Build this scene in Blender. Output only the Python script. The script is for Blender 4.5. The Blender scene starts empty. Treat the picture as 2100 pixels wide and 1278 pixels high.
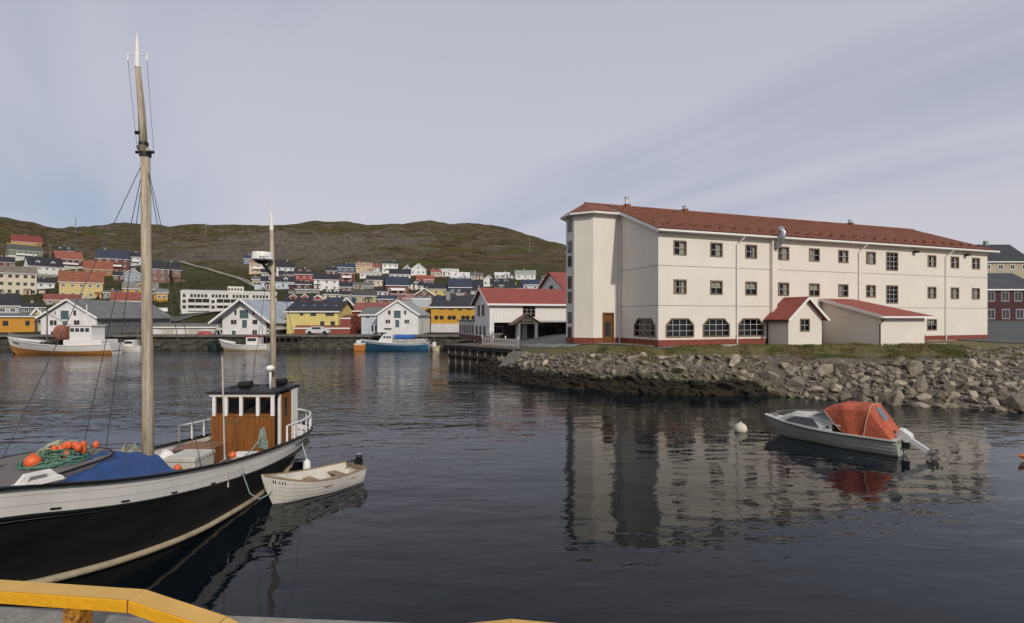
import bpy, bmesh, math, random
from mathutils import Vector, Matrix, noise
random.seed(11)
SC = bpy.context.scene
COL = SC.collection
PI = math.pi
R = math.radians
# ------------------------------------------------------------------ camera
F, HZ, CZ = 1050.0, 652.0, 5.0          # focal length in photo pixels, horizon row, eye height above water
cam_d = bpy.data.cameras.new('camera')
cam = bpy.data.objects.new('camera', cam_d)
COL.objects.link(cam)
cam.location = (0, 0, CZ)
cam.rotation_euler = (R(90), 0, 0)
cam_d.sensor_width = 36
cam_d.lens = 36 * F / 2100
cam_d.shift_y = (HZ - 639) / 2100
cam_d.clip_start = 0.1
cam_d.clip_end = 6000
SC.camera = cam
# ------------------------------------------------------------------ sky and sun
SUN_EL, SUN_AZ = R(31), R(156)           # azimuth clockwise from +Y
W = bpy.data.worlds.new('World')
SC.world = W
W.use_nodes = True
nt = W.node_tree
nt.nodes.clear()
def N(tree, kind, **kw):
    n = tree.nodes.new(kind)
    for k, v in kw.items():
        if k.startswith('i_'):
            n.inputs[k[2:]].default_value = v
        else:
            setattr(n, k, v)
    return n
def ramp(tree, stops):
    n = tree.nodes.new('ShaderNodeValToRGB')
    e = n.color_ramp.elements
    while len(e) < len(stops):
        e.new(0.5)
    for q, (p, c) in zip(e, stops):
        q.position = p
        q.color = (c, c, c, 1) if isinstance(c, (int, float)) else (*c, 1)
    return n
def build_world():
    L = nt.links.new
    out = N(nt, 'ShaderNodeOutputWorld')
    bg = N(nt, 'ShaderNodeBackground', i_Strength=0.1)
    sky = N(nt, 'ShaderNodeTexSky', sky_type='NISHITA', sun_disc=False, sun_elevation=SUN_EL,
            sun_rotation=SUN_AZ, altitude=10, air_density=1.0, dust_density=1.5, ozone_density=1.0)
    tc = N(nt, 'ShaderNodeTexCoord')
    sep = N(nt, 'ShaderNodeSeparateXYZ')
    L(tc.outputs['Generated'], sep.inputs[0])
    z = N(nt, 'ShaderNodeMath', operation='MAXIMUM'); z.inputs[1].default_value = 0.0
    L(sep.outputs['Z'], z.inputs[0])
    za = N(nt, 'ShaderNodeMath', operation='ADD'); za.inputs[1].default_value = 0.16
    L(z.outputs[0], za.inputs[0])
    dx = N(nt, 'ShaderNodeMath', operation='DIVIDE'); L(sep.outputs['X'], dx.inputs[0]); L(za.outputs[0], dx.inputs[1])
    dy = N(nt, 'ShaderNodeMath', operation='DIVIDE'); L(sep.outputs['Y'], dy.inputs[0]); L(za.outputs[0], dy.inputs[1])
    cb = N(nt, 'ShaderNodeCombineXYZ'); L(dx.outputs[0], cb.inputs[0]); L(dy.outputs[0], cb.inputs[1])
    def layer(rot, scale, sc, det, dist, loc=(0, 0, 0)):
        m0 = N(nt, 'ShaderNodeMapping'); m0.inputs['Rotation'].default_value = (0, 0, rot)
        L(cb.outputs[0], m0.inputs[0])
        m = N(nt, 'ShaderNodeMapping'); m.inputs['Scale'].default_value = scale; m.inputs['Location'].default_value = loc
        L(m0.outputs[0], m.inputs[0])
        n = N(nt, 'ShaderNodeTexNoise', i_Scale=sc, i_Detail=det, i_Roughness=0.55, i_Distortion=dist)
        L(m.outputs[0], n.inputs['Vector'])
        return n.outputs['Fac']
    big = layer(R(-38), (0.55, 0.22, 1), 0.9, 3, 0.2, (5.180170, 13.705160, 0))
    streak = layer(R(-38), (1.5, 0.12, 1), 0.9, 4, 0.3, (13.681638, 16.986723, 0))
    add = N(nt, 'ShaderNodeMath', operation='MULTIPLY_ADD'); add.inputs[1].default_value = 0.6
    L(streak, add.inputs[0]); L(big, add.inputs[2])
    cov = ramp(nt, [(0.60, 0.62), (0.75, 0.86), (0.90, 0.95)])
    L(add.outputs[0], cov.inputs[0])
    cc = ramp(nt, [(0.60, (3.9, 4.2, 5.5)), (0.74, (5.0, 5.1, 6.1)), (0.88, (5.85, 5.8, 6.45))])
    L(add.outputs[0], cc.inputs[0])
    mx = N(nt, 'ShaderNodeMix', data_type='RGBA')
    # the veil thins towards the zenith
    th = N(nt, 'ShaderNodeMath', operation='MULTIPLY_ADD'); th.inputs[1].default_value = -0.45; th.inputs[2].default_value = 1.05; L(z.outputs[0], th.inputs[0])
    th.use_clamp = True
    cf = N(nt, 'ShaderNodeMath', operation='MULTIPLY'); L(cov.outputs[0], cf.inputs[0]); L(th.outputs[0], cf.inputs[1])
    L(cf.outputs[0], mx.inputs[0]); L(sky.outputs[0], mx.inputs[6]); L(cc.outputs[0], mx.inputs[7])
    L(mx.outputs[2], bg.inputs[0])
    L(bg.outputs[0], out.inputs[0])
build_world()
sd = bpy.data.lights.new('sun', 'SUN')
sd.energy = 2.35
sd.angle = R(1.5)
sd.color = (1.0, 0.935, 0.84)
sun = bpy.data.objects.new('sun', sd)
COL.objects.link(sun)
sdir = Vector((math.sin(SUN_AZ) * math.cos(SUN_EL), math.cos(SUN_AZ) * math.cos(SUN_EL), math.sin(SUN_EL)))
sun.rotation_euler = sdir.to_track_quat('Z', 'Y').to_euler()
vs = SC.view_settings
vs.view_transform = 'Standard'
vs.look = 'None'
vs.exposure = 0.0
vs.gamma = 1.0
vs.use_curve_mapping = False
SC.cycles.max_bounces = 6
SC.cycles.transparent_max_bounces = 6
SC.cycles.caustics_reflective = False
SC.cycles.caustics_refractive = False
# ------------------------------------------------------------------ helpers
def at(px, py, d):                        # the point d metres out along the view through a place in the photograph
    return Vector(((px - 1050) / F * d, d, CZ - (py - HZ) / F * d))
def interp(tab, x):
    if x <= tab[0][0]:
        return tab[0][1]
    for (a, u), (b, v) in zip(tab, tab[1:]):
        if x <= b:
            t = (x - a) / (b - a)
            return u + (v - u) * t
    return tab[-1][1]
def smooth(tab, x):
    if x <= tab[0][0]:
        return tab[0][1]
    for (a, u), (b, v) in zip(tab, tab[1:]):
        if x <= b:
            t = (x - a) / (b - a)
            t = t * t * (3 - 2 * t)
            return u + (v - u) * t
    return tab[-1][1]
MATS = {}
def mat(name, col, rough=0.6, var=0.1, scale=2.5, metal=0.0, bump=0.0, bscale=30, streak=0.0, spec=0.4, dirt=None, dirt_at=0.62, stretch=(1, 1, 1)):
    """A procedural paint or surface: base colour broken up by noise, optional vertical streaks, patches of wear and fine relief."""
    if name in MATS:
        return MATS[name]
    m = bpy.data.materials.new(name)
    m.use_nodes = True
    t = m.node_tree
    L = t.links.new
    b = t.nodes['Principled BSDF']
    b.inputs['Roughness'].default_value = rough
    b.inputs['Metallic'].default_value = metal
    b.inputs['Specular IOR Level'].default_value = spec
    tc = N(t, 'ShaderNodeTexCoord')
    mp = N(t, 'ShaderNodeMapping'); mp.inputs['Scale'].default_value = stretch
    L(tc.outputs['Object'], mp.inputs[0])
    nz = N(t, 'ShaderNodeTexNoise', i_Scale=scale, i_Detail=6, i_Roughness=0.6)
    L(mp.outputs[0], nz.inputs['Vector'])
    lo = tuple(max(0, c * (1 - var)) for c in col)
    hi = tuple(min(1, c * (1 + var)) for c in col)
    r = ramp(t, [(0.32, lo), (0.68, hi)])
    L(nz.outputs['Fac'], r.inputs[0])
    cur = r.outputs[0]
    if streak:
        mp2 = N(t, 'ShaderNodeMapping'); mp2.inputs['Scale'].default_value = (5, 5, 0.25)
        L(tc.outputs['Object'], mp2.inputs[0])
        n2 = N(t, 'ShaderNodeTexNoise', i_Scale=1.0, i_Detail=4)
        L(mp2.outputs[0], n2.inputs['Vector'])
        r2 = ramp(t, [(0.45, 1.0), (0.75, 1 - streak)])
        L(n2.outputs['Fac'], r2.inputs[0])
        mm = N(t, 'ShaderNodeMix', data_type='RGBA', blend_type='MULTIPLY'); mm.inputs[0].default_value = 1
        L(cur, mm.inputs[6]); L(r2.outputs[0], mm.inputs[7])
        cur = mm.outputs[2]
    if dirt:
        n3 = N(t, 'ShaderNodeTexNoise', i_Scale=scale * 2.2, i_Detail=8, i_Roughness=0.7)
        L(mp.outputs[0], n3.inputs['Vector'])
        r3 = ramp(t, [(dirt_at, 0), (dirt_at + 0.1, 0.85)])
        L(n3.outputs['Fac'], r3.inputs[0])
        m3 = N(t, 'ShaderNodeMix', data_type='RGBA')
        m3.inputs[7].default_value = (*dirt, 1)
        L(r3.outputs[0], m3.inputs[0]); L(cur, m3.inputs[6])
        cur = m3.outputs[2]
    L(cur, b.inputs['Base Color'])
    if bump:
        nb = N(t, 'ShaderNodeTexNoise', i_Scale=bscale, i_Detail=5)
        L(mp.outputs[0], nb.inputs['Vector'])
        bp = N(t, 'ShaderNodeBump', i_Strength=bump, i_Distance=0.02)
        L(nb.outputs['Fac'], bp.inputs['Height'])
        L(bp.outputs[0], b.inputs['Normal'])
    MATS[name] = m
    return m
def glass_mat():
    if 'glass' in MATS:
        return MATS['glass']
    m = bpy.data.materials.new('window_glass')
    m.use_nodes = True
    t = m.node_tree
    t.nodes.clear()
    L = t.links.new
    o = N(t, 'ShaderNodeOutputMaterial')
    tr = N(t, 'ShaderNodeBsdfTransparent'); tr.inputs[0].default_value = (0.75, 0.78, 0.78, 1)
    gl = N(t, 'ShaderNodeBsdfGlossy', i_Roughness=0.03)
    fr = N(t, 'ShaderNodeFresnel', i_IOR=1.5)
    ms = N(t, 'ShaderNodeMixShader')
    L(fr.outputs[0], ms.inputs[0]); L(tr.outputs[0], ms.inputs[1]); L(gl.outputs[0], ms.inputs[2]); L(ms.outputs[0], o.inputs[0])
    MATS['glass'] = m
    return m
class MB:
    """Collects vertices and faces; build() links them as one mesh object."""
    def __init__(s):
        s.v, s.f = [], []
    def add(s, vs_, fs):
        n = len(s.v)
        s.v += [tuple(p) for p in vs_]
        s.f += [tuple(i + n for i in f) for f in fs]
        return s
    def box(s, x0, x1, y0, y1, z0, z1, M=None):
        p = [(x0, y0, z0), (x1, y0, z0), (x1, y1, z0), (x0, y1, z0), (x0, y0, z1), (x1, y0, z1), (x1, y1, z1), (x0, y1, z1)]
        if M is not None:
            p = [M @ Vector(q) for q in p]
        return s.add(p, [(0, 3, 2, 1), (4, 5, 6, 7), (0, 1, 5, 4), (1, 2, 6, 5), (2, 3, 7, 6), (3, 0, 4, 7)])
    def bar(s, a, b, w, h=None, up=(0, 0, 1)):
        a, b = Vector(a), Vector(b)
        h = h or w
        d = (b - a).normalized()
        u = Vector(up)
        if abs(d.dot(u)) > 0.98:
            u = Vector((0, 1, 0))
        r = d.cross(u).normalized()
        u = r.cross(d).normalized()
        p = [q + r * (i * w / 2) + u * (j * h / 2) for q in (a, b) for i, j in ((-1, -1), (1, -1), (1, 1), (-1, 1))]
        return s.add(p, [(0, 1, 2, 3), (7, 6, 5, 4), (0, 4, 5, 1), (1, 5, 6, 2), (2, 6, 7, 3), (3, 7, 4, 0)])
    def tube(s, pts, rad, n=8, cap=True):
        pts = [Vector(p) for p in pts]
        if not isinstance(rad, (list, tuple)):
            rad = [rad] * len(pts)
        rings = []
        for i, p in enumerate(pts):
            d = (pts[min(i + 1, len(pts) - 1)] - pts[max(i - 1, 0)]).normalized()
            u = Vector((0, 0, 1)) if abs(d.z) < 0.9 else Vector((1, 0, 0))
            r = d.cross(u).normalized()
            u = r.cross(d)
            rings.append([p + (r * math.cos(2 * PI * k / n) + u * math.sin(2 * PI * k / n)) * rad[i] for k in range(n)])
        base = len(s.v)
        for g in rings:
            s.v += [tuple(q) for q in g]
        for i in range(len(rings) - 1):
            for k in range(n):
                a = base + i * n + k
                b = base + i * n + (k + 1) % n
                s.f.append((a, b, b + n, a + n))
        if cap:
            s.f.append(tuple(base + k for k in range(n))[::-1])
            e = base + (len(rings) - 1) * n
            s.f.append(tuple(e + k for k in range(n)))
        return s
    def prism(s, poly, h0, h1, M=None):
        """poly of (x, y), extruded from z=h0 to h1, then M."""
        n = len(poly)
        p = [Vector((x, y, h0)) for x, y in poly] + [Vector((x, y, h1)) for x, y in poly]
        if M is not None:
            p = [M @ q for q in p]
        return s.add(p, [tuple(range(n))[::-1], tuple(range(n, 2 * n))] + [(i, (i + 1) % n, (i + 1) % n + n, i + n) for i in range(n)])
    def lathe(s, prof, n=16, c=(0, 0, 0)):
        base = len(s.v)
        for r, z in prof:
            for k in range(n):
                a = 2 * PI * k / n
                s.v.append((c[0] + r * math.cos(a), c[1] + r * math.sin(a), c[2] + z))
        for i in range(len(prof) - 1):
            for k in range(n):
                a = base + i * n + k
                b = base + i * n + (k + 1) % n
                s.f.append((a, b, b + n, a + n))
        s.f.append(tuple(base + k for k in range(n))[::-1])
        e = base + (len(prof) - 1) * n
        s.f.append(tuple(e + k for k in range(n)))
        return s
    def ball(s, c, r, n=14, m=9, sz=1.0):
        prof = [(r * math.sin(PI * i / m) + 1e-4, -r * sz * math.cos(PI * i / m)) for i in range(m + 1)]
        return s.lathe(prof, n, c)
    def quad(s, a, b, c, d):
        return s.add([a, b, c, d], [(0, 1, 2, 3)])
    def mesh(s, name, m, smooth_=False):
        me = bpy.data.meshes.new(name)
        me.from_pydata(s.v, [], s.f)
        me.update()
        if m:
            me.materials.append(m)
        if smooth_:
            me.polygons.foreach_set('use_smooth', [True] * len(me.polygons))
        return me
    def build(s, name, m, parent=None, loc=(0, 0, 0), smooth_=False, bevel=0.0, fix=True):
        me = s.mesh(name, m, smooth_)
        if fix or bevel:
            bm = bmesh.new()
            bm.from_mesh(me)
            bmesh.ops.recalc_face_normals(bm, faces=bm.faces)
            if bevel:
                bmesh.ops.bevel(bm, geom=[e for e in bm.edges if len(e.link_faces) == 2 and e.calc_face_angle(0) > 0.6], offset=bevel, segments=1, affect='EDGES')
            bm.to_mesh(me)
            bm.free()
        return link(name, me, parent, loc)
def link(name, me, parent=None, loc=(0, 0, 0), rot=0.0, scale=(1, 1, 1)):
    o = bpy.data.objects.new(name, me)
    COL.objects.link(o)
    o.location = loc
    o.rotation_euler = (0, 0, rot)
    o.scale = scale
    if parent:
        o.parent = parent
    return o
def tag(o, label=None, cat=None, group=None, kind=None):
    if label: o['label'] = label
    if cat: o['category'] = cat
    if group: o['group'] = group
    if kind: o['kind'] = kind
    return o
def thing(name, label, cat, loc=(0, 0, 0), rot=0.0, group=None):
    o = link(name, None, None, loc, rot)
    return tag(o, label, cat, group)
def copy_tree(o, parent=None):
    c = o.copy()
    COL.objects.link(c)
    c.parent = parent
    for ch in o.children:
        copy_tree(ch, c)
    return c
# ------------------------------------------------------------------ shared materials
WHITE = mat('white_paint', (0.76, 0.73, 0.69), 0.55, 0.05, streak=0.05)
TRIM = mat('white_trim', (0.8, 0.78, 0.74), 0.5, 0.03)
BLACKP = mat('black_paint', (0.012, 0.012, 0.013), 0.45, 0.3, scale=4)
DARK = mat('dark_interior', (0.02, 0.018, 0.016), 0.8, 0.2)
STEEL = mat('galvanised_steel', (0.5, 0.51, 0.52), 0.35, 0.15, metal=0.8)
CONC = mat('grey_concrete', (0.27, 0.25, 0.22), 0.9, 0.25, scale=6, bump=0.6, bscale=60, dirt=(0.12, 0.11, 0.09))
ASPH = mat('asphalt', (0.09, 0.088, 0.085), 0.9, 0.2, scale=1.2, bump=0.2, bscale=80)
ORANGE = mat('orange_float_plastic', (0.72, 0.13, 0.035), 0.45, 0.15, scale=8)
PANE = mat('dark_window_pane', (0.03, 0.032, 0.036), 0.08, 0.3, scale=0.3, spec=0.6)
WOODG = mat('weathered_grey_wood', (0.2, 0.18, 0.15), 0.85, 0.3, scale=4, stretch=(1, 1, 0.3))
WOODD = mat('dark_tarred_wood', (0.04, 0.033, 0.027), 0.85, 0.35, scale=4, stretch=(1, 1, 0.3))
DULL = mat('dull_window_pane', (0.025, 0.02, 0.02), 0.3, 0.3, scale=0.5, spec=0.15)
GLASS = glass_mat()
# ================================================================== STRUCTURE
def fbm(x, y, s, o=4):
    return noise.fractal(Vector((x / s, y / s, 3.7)), 1.0, 2.0, o)
# ---- water
def water_material():
    m = bpy.data.materials.new('harbour_water')
    m.use_nodes = True
    t = m.node_tree
    L = t.links.new
    b = t.nodes['Principled BSDF']
    b.inputs['Base Color'].default_value = (0.003, 0.006, 0.0095, 1)
    b.inputs['IOR'].default_value = 1.333
    b.inputs['Specular IOR Level'].default_value = 0.5
    b.inputs['Roughness'].default_value = 0.03
    tc = N(t, 'ShaderNodeNewGeometry')
    def wave(scale, sx, sy, rot, det, dist=0.0):
        mp = N(t, 'ShaderNodeMapping')
        mp.inputs['Scale'].default_value = (sx, sy, 1)
        mp.inputs['Rotation'].default_value = (0, 0, rot)
        L(tc.outputs['Position'], mp.inputs[0])
        n = N(t, 'ShaderNodeTexNoise', i_Scale=scale, i_Detail=det, i_Roughness=0.5, i_Distortion=dist)
        L(mp.outputs[0], n.inputs['Vector'])
        return n.outputs['Fac']
    a = wave(0.5, 0.5, 1.2, R(10), 2)
    c = wave(1.9, 0.5, 1.15, R(-8), 3, 0.4)
    # wind patches: where a breeze reaches the water the ripples are stronger
    p = wave(0.05, 0.6, 2.0, R(-12), 2)
    pr = ramp(t, [(0.40, 0.35), (0.60, 1.0)])
    L(p, pr.inputs[0])
    # sheltered close under the quay, more wind further out
    sp = N(t, 'ShaderNodeSeparateXYZ'); L(tc.outputs['Position'], sp.inputs[0])
    mr = N(t, 'ShaderNodeMapRange'); mr.inputs[1].default_value = 9; mr.inputs[2].default_value = 60; mr.inputs[3].default_value = 0.45; mr.inputs[4].default_value = 3.6
    L(sp.outputs['Y'], mr.inputs[0])
    pm = N(t, 'ShaderNodeMath', operation='MULTIPLY'); L(pr.outputs[0], pm.inputs[0]); L(mr.outputs[0], pm.inputs[1])
    cm = N(t, 'ShaderNodeMath', operation='MULTIPLY'); L(c, cm.inputs[0]); L(pm.outputs[0], cm.inputs[1])
    b1 = N(t, 'ShaderNodeBump', i_Strength=1.0, i_Distance=0.045)
    L(a, b1.inputs['Height'])
    b2 = N(t, 'ShaderNodeBump', i_Strength=1.0, i_Distance=0.028)
    L(cm.outputs[0], b2.inputs['Height']); L(b1.outputs[0], b2.inputs['Normal'])
    L(b2.outputs[0], b.inputs['Normal'])
    return m
tag(MB().quad((-700, -80, 0), (500, -80, 0), (500, 130, 0), (-700, 130, 0)).build('water', water_material(), fix=False), kind='structure')
# ---- far shore, town slope and hills
PROF = [(80, 1.6), (84, 2.1), (105, 2.2), (140, 5), (170, 9.4), (200, 14), (240, 20.3), (280, 28.2), (320, 37.6)]
RIDGE = [(-900, 85), (-600, 78), (-545, 82), (-510, 94), (-484, 110), (-458, 119.5), (-431, 118.5), (-354, 116.5), (-289, 116.5), (-218, 121.3), (-171, 118.5), (-112, 121), (-53, 117), (-6, 113), (24, 104), (47, 96), (68, 90), (118, 80), (266, 60), (500, 52), (900, 40)]
def tz(x, y):
    if y <= 320:
        z = interp(PROF, y)
        if x > 60:
            z = 2.2 + (z - 2.2) * max(0.55, 1 - (x - 60) / 300)
    else:
        z0 = 37.6 if x <= 60 else 2.2 + 35.4 * max(0.55, 1 - (x - 60) / 300)
        zr = smooth(RIDGE, x)
        t = min(1.0, (y - 320) / 300)
        z = z0 + (zr - z0) * (t ** 0.92)
        if y > 620:
            z -= (y - 620) * 0.12
        mnd = min(1.0, max(0.0, (-345 - x) / 95.0))
        z += 25 * math.exp(-((y - 425) / 62) ** 2) * mnd * mnd * (3 - 2 * mnd)
        z -= 10 * math.exp(-((y - 485) / 60) ** 2) * math.exp(-((x + 400) / 45) ** 2)   # the saddle between the two hills
    amp = min(1.0, max(0.0, (y - 300) / 120))
    z += fbm(x, y, 70, 5) * 4.0 * amp + fbm(x + 90, y * 1.6, 24, 4) * (0.25 + 2.0 * amp) * min(1, max(0, (y - 105) / 40))
    if y > 335:                               # gullies and ledges
        z += (1.1 - abs(noise.fractal(Vector((x / 38.0, y / 26.0, 9.1)), 0.9, 2.1, 4)) * 4.5) * min(1, (y - 335) / 50) * (1 - 0.75 * min(1, max(0, (y - 540) / 60)))
    return z
def hit(px, py):
    """Distance at which the view through a place in the photograph meets the far slope."""
    d = 86.0
    while d < 620:
        p = at(px, py, d)
        if p.z <= tz(p.x, p.y):
            return d
        d += 1.0
    return 620.0
def hill_material():
    m = bpy.data.materials.new('heath_and_rock')
    m.use_nodes = True
    t = m.node_tree
    L = t.links.new
    b = t.nodes['Principled BSDF']
    b.inputs['Roughness'].default_value = 0.95
    b.inputs['Specular IOR Level'].default_value = 0.1
    g = N(t, 'ShaderNodeNewGeometry')
    def nz(scale, det, rough=0.6, st=(1, 1, 1)):
        mp = N(t, 'ShaderNodeMapping'); mp.inputs['Scale'].default_value = st
        L(g.outputs['Position'], mp.inputs[0])
        n = N(t, 'ShaderNodeTexNoise', i_Scale=scale, i_Detail=det, i_Roughness=rough)
        L(mp.outputs[0], n.inputs['Vector'])
        return n.outputs['Fac']
    def mix(f, a, c):
        x = N(t, 'ShaderNodeMix', data_type='RGBA')
        L(f, x.inputs[0])
        for i, q in ((6, a), (7, c)):
            if isinstance(q, tuple):
                x.inputs[i].default_value = (*q, 1)
            else:
                L(q, x.inputs[i])
        return x.outputs[2]
    def thr(v, a, c, hi=1.0):
        r = ramp(t, [(a, 0.0), (c, hi)])
        L(v, r.inputs[0])
        return r.outputs[0]
    n1 = nz(0.022, 9, 0.68, (0.8, 1.0, 3.5))
    n2 = nz(0.10, 9, 0.75, (1, 1, 2.5))
    heath = mix(thr(n2, 0.35, 0.65), (0.026, 0.018, 0.009), (0.18, 0.135, 0.072))
    green = mix(thr(n2, 0.3, 0.7), (0.042, 0.038, 0.012), (0.135, 0.122, 0.042))
    veg = mix(thr(n1, 0.47, 0.58), heath, green)
    rock = mix(thr(nz(0.35, 6, 0.7), 0.35, 0.65), (0.080, 0.066, 0.050), (0.24, 0.205, 0.16))
    # bare rock: patches of noise, more of it on the middle shoulder of the hill
    sp = N(t, 'ShaderNodeSeparateXYZ'); L(g.outputs['Position'], sp.inputs[0])
    def band(out, c0, w):
        s1 = N(t, 'ShaderNodeMath', operation='SUBTRACT'); s1.inputs[1].default_value = c0; L(out, s1.inputs[0])
        s2 = N(t, 'ShaderNodeMath', operation='DIVIDE'); s2.inputs[1].default_value = w; L(s1.outputs[0], s2.inputs[0])
        s3 = N(t, 'ShaderNodeMath', operation='MULTIPLY'); L(s2.outputs[0], s3.inputs[0]); L(s2.outputs[0], s3.inputs[1])
        s4 = N(t, 'ShaderNodeMath', operation='SUBTRACT'); s4.inputs[0].default_value = 1; L(s3.outputs[0], s4.inputs[1]); s4.use_clamp = True
        return s4.outputs[0]
    bx = band(sp.outputs['X'], -170, 130)
    by = band(sp.outputs['Y'], 400, 115)
    bb = N(t, 'ShaderNodeMath', operation='MULTIPLY'); L(bx, bb.inputs[0]); L(by, bb.inputs[1])
    ra = N(t, 'ShaderNodeMath', operation='MULTIPLY_ADD'); ra.inputs[1].default_value = 0.17
    L(bb.outputs[0], ra.inputs[0]); L(nz(0.03, 9, 0.7, (1, 1.3, 3)), ra.inputs[2])
    col = mix(thr(ra.outputs[0], 0.535, 0.63, 0.9), veg, rock)
    # lawns and rough green on the town slope
    low = ramp(t, [(0.0, 1.0), (1.0, 0.0)])
    s5 = N(t, 'ShaderNodeMapRange'); s5.inputs[1].default_value = 250; s5.inputs[2].default_value = 340
    L(sp.outputs['Y'], s5.inputs[0]); L(s5.outputs[0], low.inputs[0])
    town = mix(thr(nz(0.045, 9, 0.72), 0.42, 0.60), mix(thr(nz(0.3, 6, 0.7), 0.35, 0.65), (0.045, 0.036, 0.020), (0.125, 0.10, 0.055)), mix(thr(nz(0.25, 6, 0.7), 0.3, 0.7), (0.035, 0.045, 0.010), (0.085, 0.095, 0.022)))
    col = mix(low.outputs[0], col, town)
    L(col, b.inputs['Base Color'])
    bp = N(t, 'ShaderNodeBump', i_Strength=1.0, i_Distance=4.0)
    L(nz(0.16, 9, 0.72), bp.inputs['Height'])
    L(bp.outputs[0], b.inputs['Normal'])
    return m
def terrain():
    xs = [-900 + 25 * i for i in range(12)]
    x = -600
    while x < 130:
        xs.append(x); x += 4.5
    while x <= 900:
        xs.append(x); x += 30
    ys = []
    y = 82.0
    while y < 1000:
        ys.append(y)
        y += 3 if y < 330 else (5 if y < 660 else 40)
    V = [(a, b_, tz(a, b_)) for b_ in ys for a in xs]
    n = len(xs)
    Fc = [(j * n + i, j * n + i + 1, (j + 1) * n + i + 1, (j + 1) * n + i) for j in range(len(ys) - 1) for i in range(n - 1)]
    mb = MB(); mb.v, mb.f = V, Fc
    tag(mb.build('hillside', hill_material(), fix=False, smooth_=True), kind='structure')
terrain()
def strip_on_slope(name, pts, w, m, lift=0.25):
    mb = MB()
    P = [at(px, py, hit(px, py)) for px, py in pts]
    Q = []
    for a, b_ in zip(P, P[1:]):
        k = max(2, int((b_ - a).length / 3))
        Q += [a.lerp(b_, i / k) for i in range(k)]
    Q.append(P[-1])
    V = []
    for i, p in enumerate(Q):
        d = (Q[min(i + 1, len(Q) - 1)] - Q[max(i - 1, 0)])
        d.z = 0
        r = Vector((d.y, -d.x, 0)).normalized() * w / 2
        for s in (-1, 1):
            q = p + r * s
            V.append((q.x, q.y, max(tz(q.x, q.y), tz(p.x, p.y)) + lift))
    mb.v = V
    mb.f = [(2 * i, 2 * i + 1, 2 * i + 3, 2 * i + 2) for i in range(len(Q) - 1)]
    return tag(mb.build(name, m, fix=False), kind='structure')
GRAVEL = mat('pale_gravel', (0.24, 0.22, 0.17), 0.95, 0.2, scale=0.5)
strip_on_slope('hill_path', [(368, 537), (420, 551), (470, 566), (505, 578), (528, 590)], 3.2, GRAVEL)
strip_on_slope('town_road', [(345, 662), (380, 652), (430, 643), (475, 641)], 4.0, ASPH)
# ---- quay on the far shore: rough stone face with a concrete edge
STONEW = mat('dark_quay_stone', (0.075, 0.064, 0.05), 0.9, 0.45, scale=1.2, bump=1.0, bscale=3, dirt=(0.03, 0.028, 0.022), dirt_at=0.5)
def far_quay():
    mb = MB()
    nx, nz_ = 220, 7
    V = []
    for j in range(nz_ + 1):
        for i in range(nx + 1):
            x = -118 + 112 * i / nx
            z = -0.5 + 2.45 * j / nz_
            y = 81.2 + 0.12 * z + noise.noise(Vector((x * 0.9, z * 1.6, 2))) * 0.35 + noise.noise(Vector((x * 2.5, z * 3, 8))) * 0.16
            V.append((x, y, z))
    mb.v = V
    n = nx + 1
    mb.f = [(j * n + i, j * n + i + 1, (j + 1) * n + i + 1, (j + 1) * n + i) for j in range(nz_) for i in range(nx)]
    q = tag(mb.build('quay_wall', STONEW, fix=False), kind='structure')
    MB().box(-118, -6, 81.0, 86.5, 1.95, 2.2).build('quay_edge', mat('dirty_quay_concrete', (0.15, 0.135, 0.115), 0.9, 0.35, scale=0.8, dirt=(0.06, 0.055, 0.045), dirt_at=0.5), q)
far_quay()
# ---- hotel shore: rock bank, plateau
SHORE = [(-9, 95), (-8.2, 75), (-7.6, 64), (-6.6, 58), (-3.2, 48.5), (-0.6, 40.5), (4, 35.6), (9.4, 33.2), (13, 32.7), (17.2, 32.2), (20, 30.6), (22.5, 29.0), (26.5, 26.8), (34, 24.2), (50, 20), (130, 8)]
BW = [(-4, 4.0), (4, 3.8), (9, 3.0), (17, 4.0), (20, 4.8), (24, 7.0), (28, 8.2), (34, 11), (130, 13)]
def sdist(x, y):
    best, sg = 1e9, 1
    for (ax, ay), (bx, by) in zip(SHORE, SHORE[1:]):
        dx, dy = bx - ax, by - ay
        t = max(0, min(1, ((x - ax) * dx + (y - ay) * dy) / (dx * dx + dy * dy)))
        ex, ey = x - ax - t * dx, y - ay - t * dy
        d = ex * ex + ey * ey
        if d < best - 1e-9:
            best = d
            sg = 1 if dx * (y - ay) - dy * (x - ax) > 0 else -1
    return sg * math.sqrt(best)
def plat(x):
    return smooth([(-2, 2.15), (7, 2.93)], x)
def gz(x, y, s=None):
    s = sdist(x, y) if s is None else s
    w = interp(BW, x)
    p = plat(x)
    if s < 0:
        return -0.35 + max(s, -3) * 0.5
    if s < w:
        return -0.35 + (p - 0.5 + 0.35) * (s / w) ** 0.85 + fbm(x, y, 2.0, 3) * 0.15
    t = min(1, (s - w) / 1.4)
    if x > 38 and y > 48:                     # the street climbs away behind the hotel
        p += min(1.0, (x - 38) / 6) * min(34, y - 48) * 0.05
    return p - 0.5 + 0.5 * t * (2 - t) + fbm(x, y, 1.5, 2) * 0.03
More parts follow.
